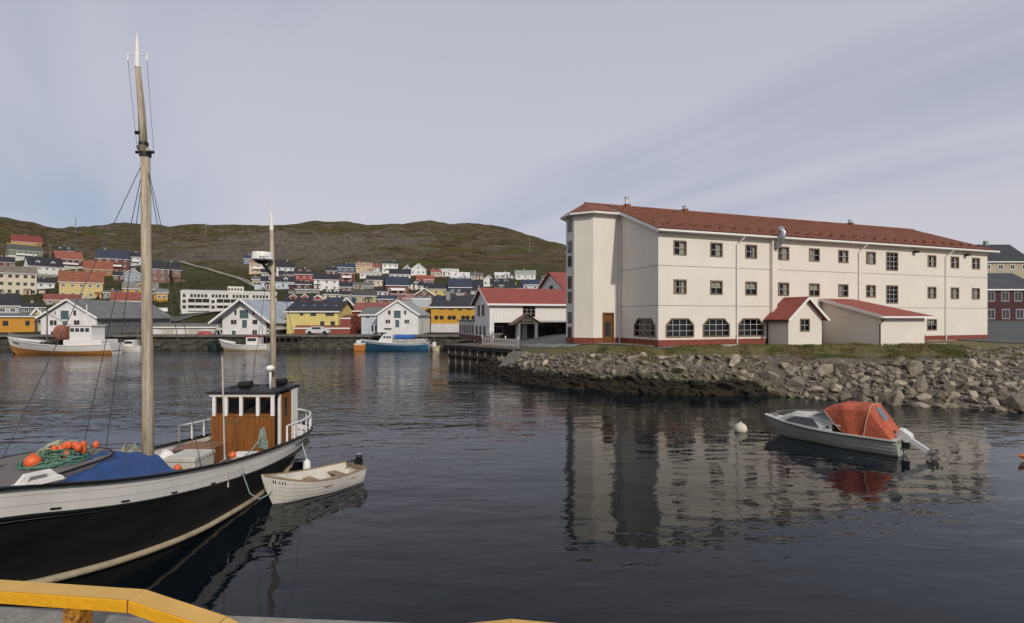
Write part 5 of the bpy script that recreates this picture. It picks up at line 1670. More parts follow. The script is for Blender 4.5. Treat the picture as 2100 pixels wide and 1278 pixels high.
def fishing_boat():
    B = thing('fishing_boat', 'black and white wooden fishing boat with brown wheelhouse and tall mast in the left foreground', 'fishing boat', (BX, 13.0, 0))
    WB = mat('boat_white', (0.82, 0.79, 0.72), 0.5, 0.06, scale=1.5, streak=0.07, dirt=(0.55, 0.46, 0.34), dirt_at=0.70)
    BK = mat('boat_black', (0.010, 0.010, 0.010), 0.5, 0.5, scale=1.0, spec=0.35, bump=0.12, bscale=5, dirt=(0.032, 0.03, 0.026), dirt_at=0.62, stretch=(1, 0.5, 2.2))
    VARN = mat('varnished_wood', (0.215, 0.082, 0.02), 0.45, 0.35, scale=3, stretch=(9, 9, 0.3), dirt=(0.09, 0.035, 0.012), dirt_at=0.62)
    MASTW = mat('weathered_spar', (0.40, 0.335, 0.245), 0.75, 0.38, scale=5, stretch=(4, 4, 0.22), dirt=(0.13, 0.09, 0.055), dirt_at=0.56)
    DECKG = mat('grey_deck', (0.16, 0.145, 0.13), 0.8, 0.2, scale=3, stretch=(6, 0.5, 1))
    ys = [5.6, 5.75, 5.9] + [6.15 + 0.35 * i for i in range(37)] + [19.2, 19.4, 19.55, 19.7, 19.78, 19.85]
    def skin(fs, side_list=(-1, 1)):
        mb = MB()
        for s in side_list:
            base = len(mb.v)
            for y in ys:
                for f in fs(y):
                    mb.v.append(tuple(hull_pt(y, f, s)))
            n = len(fs(10))
            for i in range(len(ys) - 1):
                for j in range(n - 1):
                    q = base + i * n + j
                    mb.f.append((q, q + 1, q + n + 1, q + n))
        return mb
    def wf(y):                             # where white meets black
        return 1 - 0.47 / zs_(y)
    skin(lambda y: [wf(y) + (1 - wf(y)) * k / 3 for k in range(4)]).build('bulwark', WB, B, smooth_=True)
    hull = skin(lambda y: [-1, -0.85, -0.6, -0.3] + [wf(y) * k / 6 for k in range(7)]).build('hull', BK, B, smooth_=True)
    cap, wale, seam = MB(), MB(), MB()
    for s in (-1, 1):
        P = [hull_pt(y, 1.0, s) for y in ys]
        for a, b_ in zip(P, P[1:]):
            cap.bar(a, a + (b_ - a) * 1.03, 0.13, 0.05)
        P = [hull_pt(y, wf(y), s) for y in ys]
        for a, b_ in zip(P, P[1:]):
            wale.bar(a, a + (b_ - a) * 1.03, 0.09, 0.035)
        P = [hull_pt(y, wf(y) + (1 - wf(y)) * 0.55, s) for y in ys if y > 16.3]
        for a, b_ in zip(P, P[1:]):
            seam.bar(a, a + (b_ - a) * 1.03, 0.03, 0.03)
    for s in (-1, 1):                          # butted planks of the bulwark
        for k in (0.36, 0.7):
            ps = MB()
            P = [hull_pt(y, wf(y) + (1 - wf(y)) * k, s) for y in ys]
            for a, b_ in zip(P, P[1:]):
                ps.bar(a, a + (b_ - a) * 1.02, 0.006, 0.007)
            ps.build('plank_seam', mat('seam_grey', (0.42, 0.39, 0.34), 0.8), B)
    cap.build('cap_rail', BK, B)
    wale.build('wale', BK, B)
    seam.build('stern_strake', BK, B)
    st = MB()
    for s in (-1, 1):
        P = []
        for y in [6.6 + 0.3 * i for i in range(40)]:
            f = interp(STRAKE, y)
            p = hull_pt(y, f, s)
            P.append(p + Vector((s * 0.05, 0, 0)))
        st.tube(P, 0.065, 8)
    st.build('rubbing_strake', mat('tan_strake', (0.42, 0.34, 0.22), 0.7, 0.2, scale=3, dirt=(0.2, 0.15, 0.08)), B, smooth_=True)
    for y in (8.2, 9.4, 10.6, 11.9, 13.2):   # freeing ports along the foot of the bulwark
        p = hull_pt(y, wf(y) + 0.03, 1)
        q = hull_pt(y + 0.16, wf(y + 0.16) + 0.03, 1)
        MB().bar(p + Vector((0.005, 0, 0)), q + Vector((0.005, 0, 0)), 0.02, 0.03).build('freeing_port', BK, B)
    dk = MB()
    for y in ys:
        z = zs_(y) - 0.52
        b_ = interp(BEAM, y) * 0.97
        for w in (-1, 0, 1):
            dk.v.append((w * b_, y - 13.0, z + 0.05 * (1 - abs(w))))
    dk.f = [(3 * i + j, 3 * i + j + 1, 3 * i + j + 4, 3 * i + j + 3) for i in range(len(ys) - 1) for j in (0, 1)]
    dk.build('deck', DECKG, B)
    # foredeck trunk with a rounded after end
    pl = [(-0.55, -6.2), (0.55, -6.2), (0.95, -4.6), (1.0, -3.4)] + [(1.0 * math.cos(a), -3.4 + 0.95 * math.sin(a)) for a in [PI * k / 10 for k in range(1, 10)]] + [(-1.0, -3.4), (-0.95, -4.6)]
    MB().prism(pl, 1.4, 2.33).build('trunk_cabin', DECKG, B)
    MB().tube([(x, y, 2.33) for x, y in pl] + [(pl[0][0], pl[0][1], 2.33)], 0.018, 6).build('trunk_edge', BK, B)
    # ---- wheelhouse
    x0, x1, y0, y1 = -9.70 - BX, -7.67 - BX, 3.5, 5.2
    zb, zw, zt = 0.55, 1.84, 2.47
    wl = MB()
    wl.box(x0, x1, y0, y0 + 0.06, zb, zw)
    wl.box(x0, x0 + 0.05, y0 + 0.06, y1, zb, zt)
    wl.box(x0, x1, y1 - 0.05, y1, zb, zt)
    for k in range(1, 12):                  # tongue-and-groove staves standing proud of one another
        x = x0 + (x1 - x0) * k / 12
        wl.box(x - 0.075, x + 0.075, y0 - 0.012, y0 - 0.001, zb, zw - 0.03)
    wl.build('wheelhouse_front', VARN, B)
    posts = []
    for px in (439.5, 464, 494.7, 529, 559):
        x = (px - 1050) / F * 16.5 - BX
        MB().box(x - 0.05, x + 0.05, y0 - 0.03, y0 + 0.05, zw, zt).build('window_post', TRIM, B)
        posts.append(x)
    for a, b_ in zip(posts, posts[1:]):
        fr_ = MB().box(a + 0.05, b_ - 0.05, y0 - 0.02, y0 + 0.03, zw, zw + 0.07).box(a + 0.05, b_ - 0.05, y0 - 0.02, y0 + 0.03, zt - 0.05, zt).build('window_sash', VARN, B)
        MB().quad((a + 0.04, y0 + 0.01, zw + 0.05), (b_ - 0.04, y0 + 0.01, zw + 0.05), (b_ - 0.04, y0 + 0.01, zt - 0.03), (a + 0.04, y0 + 0.01, zt - 0.03)).build('pane', GLASS, fr_, fix=False)
    MB().box(x0 - 0.03, x1 + 0.03, y0 - 0.05, y0 + 0.04, zt, zt + 0.09).build('window_header', TRIM, B)
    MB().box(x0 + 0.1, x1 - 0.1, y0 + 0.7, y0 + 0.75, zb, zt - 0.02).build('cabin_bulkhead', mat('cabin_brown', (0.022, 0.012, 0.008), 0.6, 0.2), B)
    # starboard side: doorway, sliding door, white after corner
    MB().box(x1 - 0.07, x1 + 0.01, y0 + 0.42, y0 + 0.50, zb, zt).box(x1 - 0.06, x1 + 0.01, y0 + 0.0, y0 + 0.5, zb, zb + 0.1).build('door_post', TRIM, B)
    dr = MB().box(x1 - 0.03, x1 + 0.025, y0 + 0.53, y0 + 1.25, zb, zt).build('sliding_door', VARN, B)
    MB().box(x1 + 0.026, x1 + 0.04, y0 + 0.72, y0 + 0.86, zw - 0.15, zt - 0.15).build('pane', PANE, dr)
    MB().box(x1 - 0.06, x1 + 0.05, y1 - 0.45, y1, zb, zt + 0.06).build('white_corner', WB, B)
    MB().box(x0 - 0.1, x1 + 0.08, y0 - 0.12, y1 + 0.1, zt + 0.09, zt + 0.16).build('wheelhouse_roof', mat('roof_black', (0.02, 0.022, 0.025), 0.6, 0.3), B)
    pl_ = MB().box(-0.55, -0.05, y0 - 0.03, y0 - 0.013, 1.62, 1.72).build('name_board', mat('dull_brass', (0.16, 0.09, 0.035), 0.5, 0.3), B)
    for x, y in ((-0.12, 0.5), (0.72, 1.2)):
        s_ = MB().tube([(x - 0.2, y0 + y, zt + 0.3), (x + 0.2, y0 + y, zt + 0.33)], 0.12, 10).box(x - 0.1, x + 0.1, y0 + y - 0.05, y0 + y + 0.05, zt + 0.16, zt + 0.25).tube([(x - 0.5, y0 + y, zt + 0.2), (x - 0.15, y0 + y, zt + 0.26)], 0.03, 6).tube([(x + 0.2, y0 + y, zt + 0.28), (x + 0.45, y0 + y, zt + 0.3)], 0.025, 6)
        s_.build('searchlight', BLACKP, B)
    # ---- white rails round the stern
    RP = []
    for y in [16.0 + 0.3 * i for i in range(10)] + [18.9, 19.2, 19.45, 19.65, 19.78, 19.85]:
        p = hull_pt(y, 1.0, 1)
        RP.append(Vector((p.x * 0.97, p.y, p.z)))
    ring = RP + [Vector((-p.x, p.y, p.z)) for p in RP[::-1][1:]]
    up = Vector((0, 0, 0.50))
    tr = MB().tube([ring[0]] + [p + up for p in ring] + [ring[-1]], 0.033, 8)
    tr.build('stern_rail', TRIM, B)
    acc, last = 0, ring[0]
    for p in ring[1:-1]:
        acc += (p - last).length
        last = p
        if acc > 0.52:
            acc = 0
            MB().lathe([(0.035, 0.0), (0.022, 0.08), (0.03, 0.2), (0.02, 0.34), (0.02, 0.48)], 8, p).build('stanchion', TRIM, B)
    # ---- masts
    my = 12.26 - 13
    MB().tube([(0, my, 0.7), (0, my, 3), (-0.03, my, 6), (-0.06, my, 9.05)], [0.130, 0.120, 0.110, 0.097], 14).build('mast', MASTW, B, smooth_=True)
    MB().tube([(-0.075, my - 0.03, 8.9), (-0.11, my - 0.06, 10.0), (-0.17, my - 0.1, 10.95)], [0.092, 0.074, 0.055], 12).build('topmast', MASTW, B, smooth_=True)
    MB().tube([(-0.17, my - 0.1, 10.95), (-0.18, my - 0.1, 11.45), (-0.18, my - 0.1, 11.75)], [0.065, 0.04, 0.012], 10).tube([(-0.4, my - 0.1, 11.25), (0.05, my - 0.1, 11.25)], 0.012, 6).tube([(-0.4, my - 0.1, 11.25), (-0.4, my - 0.1, 11.1)], 0.022, 6).tube([(0.05, my - 0.1, 11.25), (0.05, my - 0.1, 11.1)], 0.022, 6).build('masthead', TRIM, B)
    ir = MB().lathe([(0.125, 0), (0.13, 0.1)], 14, (-0.06, my, 8.86))
    MB().lathe([(0.105, 0), (0.105, 0.07)], 14, (-0.08, my - 0.03, 9.12)).build('mast_band', BLACKP, B)
    MB().tube([(-0.22, my - 0.1, 9.4), (-0.1, my - 0.1, 9.4)], 0.045, 8).build('mast_lamp', BLACKP, B)
    ir.tube([(-0.25, my - 0.05, 8.95), (0.18, my - 0.05, 8.95)], 0.035, 6).tube([(-0.2, my - 0.05, 9.1), (-0.1, my - 0.05, 8.93)], 0.04, 6)
    ir.build('mast_irons', BLACKP, B)
    ry = 17.5 - 13
    rx = (560 - 1050) / F * 17.5 - BX
    MB().tube([(rx, ry, 0.6), (rx, ry, 5), (rx - 0.05, ry, 8.0)], [0.10, 0.095, 0.06], 10).build('rear_mast', MASTW, B, smooth_=True)
    MB().tube([(rx - 0.05, ry, 8.0), (rx - 0.05, ry, 8.55)], [0.065, 0.055], 8).tube([(rx - 0.09, ry, 8.5), (rx - 0.09, ry, 9.4)], 0.01, 5).tube([(rx - 0.2, ry, 8.3), (rx + 0.1, ry, 8.3)], 0.012, 5).build('rear_masthead', TRIM, B)
    rd = MB().lathe([(0.30, 0), (0.34, 0.03), (0.32, 0.22), (0.30, 0.27), (0.10, 0.29)], 20, (rx - 0.22, ry - 0.3, 6.93)).build('radar_dome', TRIM, B)
    tx = MB()
    for k, w in enumerate((0.05, 0.03, 0.045, 0.03, 0.05)):
        tx.box(rx - 0.16 + k * 0.06, rx - 0.16 + k * 0.06 + w, ry - 0.645, ry - 0.635, 7.0, 7.045)
    tx.build('radar_marking', mat('grey_print', (0.25, 0.25, 0.25), 0.6), rd)
    MB().lathe([(0.1, 0), (0.24, 0.08), (0.24, 0.12)], 14, (rx - 0.22, ry - 0.3, 6.81)).bar((rx, ry, 6.4), (rx - 0.22, ry - 0.25, 6.82), 0.07).build('radar_bracket', BLACKP, B)
    MB().tube([(rx + 0.12, y0 + 0.55, zt + 0.16), (rx + 0.12, y0 + 0.55, 3.2)], 0.035, 8).ball((rx + 0.12, y0 + 0.55, 3.32), 0.14, 14, 8, 0.75).build('satellite_dome', TRIM, B, smooth_=True)
    MB().tube([(0.55, -0.5, 0.9), (1.72, -0.45, 1.55), (1.68, -0.45, 1.6)], 0.01, 4).tube([(1.66, -0.42, 1.5), (1.6, -0.42, 4.05)], 0.019, 8).tube([(1.74, -0.45, 1.5), (1.76, -0.45, 0.85)], 0.022, 6).build('white_pole', mat('weathered_white', (0.5, 0.46, 0.40), 0.7, 0.15), B)
    # ---- rigging
    WIRE = mat('wire_rope', (0.05, 0.05, 0.052), 0.6)
    hd = Vector((-0.06, my, 8.85))
    for q in ((-1.72, -2.6, 1.95), (-1.74, -0.6, 1.5), (-1.74, 0.15, 1.4), (1.70, -0.85, 1.52), (1.70, -1.45, 1.62)):
        MB().tube([hd, q], 0.0085, 5).build('shroud', WIRE, B)
    for s in (-1, 1):
        MB().tube([(rx, ry, 7.9), (s * 1.2, 6.1, 1.0)], 0.008, 5).build('stay', WIRE, B)
    for p, q in (((-0.4, my - 0.1, 11.1), (-0.25, my, 9.0)), ((0.05, my - 0.1, 11.1), (0.14, my, 9.0))):
        MB().tube([p, q], 0.005, 4).build('halyard', WIRE, B)
    # ---- fairlead on the near rail
    fy = 8.05 - 13
    p = hull_pt(8.05, 1, 1)
    fl = MB()
    prof = [(-0.32, 0), (0.32, 0), (0.30, 0.08), (0.16, 0.2), (-0.16, 0.2), (-0.30, 0.08)]
    hole = [(-0.17, 0.07), (0.17, 0.07), (0.12, 0.14), (-0.12, 0.14)]
    M_ = Matrix.Translation(p + Vector((-0.03, 0, 0.02))) @ Matrix.Rotation(R(66), 4, 'Z') @ Matrix.Rotation(R(90), 4, 'X')
    fl.prism([(-0.34, 0), (0.34, 0), (0.30, 0.07), (-0.30, 0.07)], -0.05, 0.05, M_).prism([(-0.27, 0.07), (-0.15, 0.07), (-0.10, 0.16), (-0.16, 0.2)], -0.04, 0.04, M_).prism([(0.15, 0.07), (0.27, 0.07), (0.16, 0.2), (0.10, 0.16)], -0.04, 0.04, M_).prism([(-0.16, 0.15), (0.16, 0.15), (0.16, 0.2), (-0.16, 0.2)], -0.035, 0.035, M_)
    fl.build('fairlead', TRIM, B)
    MB().tube([(-0.9, 1.2, 0.75), (-0.9, 1.2, 1.2)], 0.07, 8).tube([(-1.3, 1.2, 1.0), (-0.5, 1.2, 1.0)], 0.05, 8).build('winch', BLACKP, B)
    # ================= things lying on the deck
    TARP = mat('blue_tarpaulin', (0.022, 0.065, 0.20), 0.55, 0.15, scale=3)
    mb = MB()
    nu, nv = 60, 30
    for i in range(nu + 1):
        for j in range(nv + 1):
            u, v = i / nu, j / nv
            y = 8.75 + 2.35 * u
            inner, outer = -8.62, BX + interp(BEAM, y) - 0.08
            x = inner + (outer - inner) * v
            rim = zs_(y) + 0.015
            crest = smooth([(0, 2.27), (0.25, 2.33), (0.6, 2.30), (0.85, 2.2), (1, 1.95)], u)
            k = smooth([(0, 0.0), (0.16, 0.9), (0.4, 1.0), (0.72, 0.72), (1.0, 0.0)], v) * smooth([(0, 0.0), (0.12, 0.8), (0.3, 1), (0.85, 1), (1, 0.0)], u)
            z = rim - 0.35 * (1 - v) * (u > 0.95) + (crest - rim) * k
            z += 0.09 * k * noise.noise(Vector((x * 2.6, y * 1.9, 5))) + 0.13 * k * abs(noise.noise(Vector((x * 2.2 + y, y * 3.2, 1)))) - 0.07 * k * abs(noise.noise(Vector((x * 6, y * 7, 4))))
            mb.v.append((x, y, z))
    mb.f = [(i * (nv + 1) + j, i * (nv + 1) + j + 1, (i + 1) * (nv + 1) + j + 1, (i + 1) * (nv + 1) + j) for i in range(nu) for j in range(nv)]
    tag(mb.build('tarpaulin', TARP, smooth_=True), 'blue tarpaulin over gear by the near rail of the fishing boat', 'tarpaulin')
    def crate(label, a, b_, c, d, z0, z1, m, lid=True):
        t = thing('deck_box', label, 'box', ((a + b_) / 2, (c + d) / 2, z0))
        w, l = (b_ - a) / 2, (d - c) / 2
        MB().box(-w, w, -l, l, 0, (z1 - z0) * 0.86).build('body', m, t, bevel=0.02)
        if lid:
            MB().box(-w - 0.02, w + 0.02, -l - 0.02, l + 0.02, (z1 - z0) * 0.865, z1 - z0).build('lid', m, t, bevel=0.015)
        return t
    PLAS = mat('dirty_white_plastic', (0.55, 0.52, 0.44), 0.6, 0.12, scale=4, streak=0.15)
    crate('large off-white fish box behind the blue tarpaulin', -7.82, -7.14, 11.5, 12.28, 1.1, 1.85, PLAS)
    crate('small white box at the foot of the brown wheelhouse', -7.75, -7.2, 14.1, 14.5, 0.72, 1.22, WB)
    crate('varnished wooden hatch cover in front of the wheelhouse', -9.35, -8.35, 13.9, 15.0, 0.75, 1.38, VARN)
    cl = MB()
    for i in range(12):
        for j in range(9):
            u, v = i / 11, j / 8
            k = math.sin(PI * u) ** 0.6 * math.sin(PI * v) ** 0.6
            cl.v.append((-9.1 + 0.65 * u, 12.7 + 0.6 * v, 1.0 + 0.66 * k + 0.22 * k * noise.noise(Vector((u * 4, v * 4, 2)))))
    cl.f = [(i * 9 + j, i * 9 + j + 1, (i + 1) * 9 + j + 1, (i + 1) * 9 + j) for i in range(11) for j in range(8)]
    tag(cl.build('white_sack', WB, smooth_=True), 'white cloth sack heaped just right of the big mast', 'sack')
    co = MB()
    for k in range(5):
        co.tube([(-8.75 + (0.32 - 0.01 * k) * math.cos(a), 13.3 + (0.3 - 0.01 * k) * math.sin(a), 1.22 + 0.06 * k + 0.12 * math.cos(a + 0.8)) for a in [2 * PI * i / 18 for i in range(19)]], 0.035, 6)
    tag(co.build('black_hose', BLACKP), 'coil of black hose in front of the wheelhouse', 'hose')
    # tangled net with floats on the foredeck
    rr = random.Random(21)
    def rope_heap(name, label, c, rx_, ry_, rz_, n, m, rad=0.012, cat='net'):
        q = MB()
        for k in range(n):
            a0 = rr.uniform(0, 6.28)
            P = []
            ph = [rr.uniform(0, 6.28) for _ in range(4)]
            for i in range(15):
                s = i / 14
                a = a0 + s * rr.uniform(2.5, 4.5)
                r_ = 0.25 + 0.75 * abs(math.sin(ph[0] + s * 3))
                P.append((c[0] + rx_ * r_ * math.cos(a), c[1] + ry_ * r_ * math.sin(a), c[2] + rz_ * max(0.05, (1 - r_ * r_ * 0.8)) * (0.6 + 0.4 * math.sin(ph[1] + s * 7))))
            q.tube(P, rad, 5)
        return tag(q.build(name, m), label, cat)
    ROPEG = mat('green_rope', (0.09, 0.20, 0.14), 0.8, 0.4, scale=6)
    ROPEP = mat('pale_rope', (0.36, 0.36, 0.24), 0.85, 0.3, scale=6)
    rope_heap('net_heap', 'heap of green fishing net and line on the foredeck', (BX + 0.25, 9.5, 2.33), 0.52, 0.55, 0.2, 26, ROPEG)
    rope_heap('net_heap', 'heap of pale yellow-green line beside the floats on the foredeck', (BX + 0.0, 9.95, 2.33), 0.5, 0.35, 0.3, 22, ROPEP)
    rope_heap('net_heap', 'tangle of grey-green line at the foot of the big mast', (BX - 0.25, 12.0, 1.2), 0.3, 0.3, 0.95, 22, ROPEP)
    rope_heap('rope_coil', 'pale green rope coil hanging on the wheelhouse front', (-7.45, 15.3, 1.05), 0.14, 0.1, 0.75, 12, mat('pale_green_rope', (0.28, 0.36, 0.3), 0.8, 0.2), cat='rope')
    def float_(label, p, r):
        t = thing('net_float', label, 'float', p, 0, 'orange floats on the fishing boat')
        MB().ball((0, 0, 0), r, 18, 12).build('ball', ORANGE, t, smooth_=True)
        MB().tube([(0, 0, r * 0.9), (0, 0, r * 1.18)], r * 0.22, 8).build('eye', ORANGE, t)
    float_('largest round orange float on the foredeck of the fishing boat', (-8.5, 9.08, 2.45), 0.125)
    float_('orange float low in the green net on the foredeck', (-8.32, 9.55, 2.42), 0.085)
    float_('orange float at the near side of the large fish box', (-7.12, 13.05, 1.5), 0.085)
    float_('red-orange float between tarpaulin and fish box', (-7.35, 11.25, 1.70), 0.075)
    orr = MB()
    for k in range(11):
        orr.ball((-8.72 + 0.07 * k + rr.uniform(-0.03, 0.03), 9.72 + rr.uniform(-0.16, 0.16), 2.48 + rr.uniform(0, 0.1)), 0.055, 8, 6, 1.4)
    tag(orr.build('float_line', ORANGE, smooth_=True), 'string of small orange floats heaped on the foredeck net', 'floats')
    for k, (a, b_) in enumerate((((-10.4, 12.6, 1.72), (-9.35, 12.9, 1.62)),)):
        tag(MB().bar(a, b_, 0.14, 0.06).build('deck_plank', MASTW), 'weathered plank laid across the far rail left of the big mast', 'plank')
    tag(MB().bar((-9.75, 8.6, 2.5), (-9.05, 9.0, 2.46), 0.2, 0.08).build('deck_plank', MASTW), 'short weathered board at the left edge on the foredeck', 'plank')
    tag(MB().tube([(-7.45, 15.25, 1.5), (-7.2, 14.2, 1.35), (-6.98, 13.2, 1.36), (-6.9, 13.15, 0.95), (-6.78, 13.25, 0.45), (-6.6, 13.4, 0.26), (-6.42, 13.55, 0.34), (-6.3, 13.85, 0.55)], 0.016, 6).build('mooring_rope', mat('blue_green_rope', (0.25, 0.34, 0.32), 0.8, 0.2)), 'pale green rope looping from the fishing boat to the dinghy', 'rope')
fishing_boat()
# ------------------------------------------------------------------ dinghy
def dinghy():
    ang = math.atan2(-0.797, -0.603)
    T = thing('rowing_dinghy', 'white clinker dinghy with small outboard tied beside the fishing boat', 'dinghy', (-4.82, 15.85, 0.0), ang)
    GW = mat('dinghy_white', (0.66, 0.62, 0.56), 0.5, 0.08, scale=2, streak=0.1, dirt=(0.4, 0.35, 0.27), dirt_at=0.66)
    IN = mat('dinghy_inside', (0.58, 0.54, 0.46), 0.6, 0.12, scale=3, dirt=(0.3, 0.26, 0.18), dirt_at=0.58)
    WD = mat('dinghy_wood', (0.30, 0.21, 0.12), 0.7, 0.2, scale=5)
    H_ = Hull(2.95, 1.36, 0.46, 0.46, 0.86, 0.18, rake=0.30, transom=0.74, fine=2.4, full=0.34, bowp=0.75)
    h = H_.band(0.0, 1.0, 7, 26, 0.016)
    h.build('hull', GW, T)
    H_.transom_face().build('transom', GW, T)
    H_.band(0.25, 0.985, 5, 24, 0.0, 0.03).build('inner_hull', IN, T)
    H_.deck(0.27, 0.01, 0.93).build('floor', IN, T)
    H_.rail(0.05, 0.03, 0.0, 0.985).build('gunwale', WD, T)
    MB().box(-0.02, 0.05, -0.5, 0.5, 0.36, 0.47).build('transom_cap', WD, T)
    for x in (0.55, 1.35):
        t = x / 3.05
        w = H_.half(t) * 0.93
        MB().box(x - 0.12, x + 0.12, -w, w, 0.27, 0.30).build('thwart', WD, T)
    H_.deck(0.985, 0.80, 0.985, 8, 0.02).build('foredeck', IN, T)
    MB().tube([(1.35, 0, 0.02), (1.35, 0, 0.27)], 0.03, 8).build('thwart_post', IN, T)
    for s in (-1, 1):
        MB().tube([(1.05, s * 0.66, 0.42), (1.05, s * 0.66, 0.53)], 0.02, 6).build('rowlock', STEEL, T)
    rr = random.Random(4)
    MB().ball((2.05, 0.1, 0.15), 0.15, 12, 8, 0.7).build('bailer', mat('ochre_bag', (0.33, 0.27, 0.13), 0.8, 0.3), T)
    MB().box(2.3, 2.6, -0.2, 0.15, 0.55, 0.62).build('rope_bundle', mat('ochre_bag', (0.33, 0.27, 0.13)), T)
    for s in (0.2, 0.32):
        MB().tube([(0.7, s, 0.33), (2.2, s * 0.7, 0.36)], 0.022, 6).build('oar', WD, T)
    mk = MB()
    for k, t in enumerate((0.845, 0.865, 0.885, 0.915, 0.93)):
        a = Vector(H_.pt(t, 0.80, 1, 0.014))
        b_ = Vector(H_.pt(t, 0.90, 1, 0.014))
        mk.bar(a, b_, 0.022, 0.012)
    mk.build('registration_mark', BLACKP, T)
    om = MB().box(-0.2, 0.04, -0.06, 0.06, 0.42, 0.6).build('outboard_bracket', BLACKP, T)
    MB().ball((-0.1, 0, 0.66), 0.10, 12, 8, 1.15).build('outboard_cowl', BLACKP, T)
    MB().box(-0.15, -0.05, -0.035, 0.035, -0.35, 0.62).build('outboard_leg', BLACKP, T)
    MB().tube([(-0.05, 0, 0.62), (0.35, 0.05, 0.62)], 0.022, 6).build('tiller', BLACKP, T)
    MB().box(-0.17, -0.03, -0.07, 0.07, 0.735, 0.785).build('cowl_top', STEEL, T, bevel=0.02)
    fd = thing('fender', 'small white fender hanging between dinghy and fishing boat stern', 'fender', (-6.35, 15.85, 0.35))
    MB().lathe([(0.02, -0.3), (0.1, -0.24), (0.12, 0), (0.1, 0.2), (0.03, 0.27)], 12).build('body', TRIM, fd, smooth_=True)
    MB().tube([(0, 0, 0.26), (-0.15, 0.0, 0.75)], 0.01, 5).build('lanyard', TRIM, fd)
dinghy()
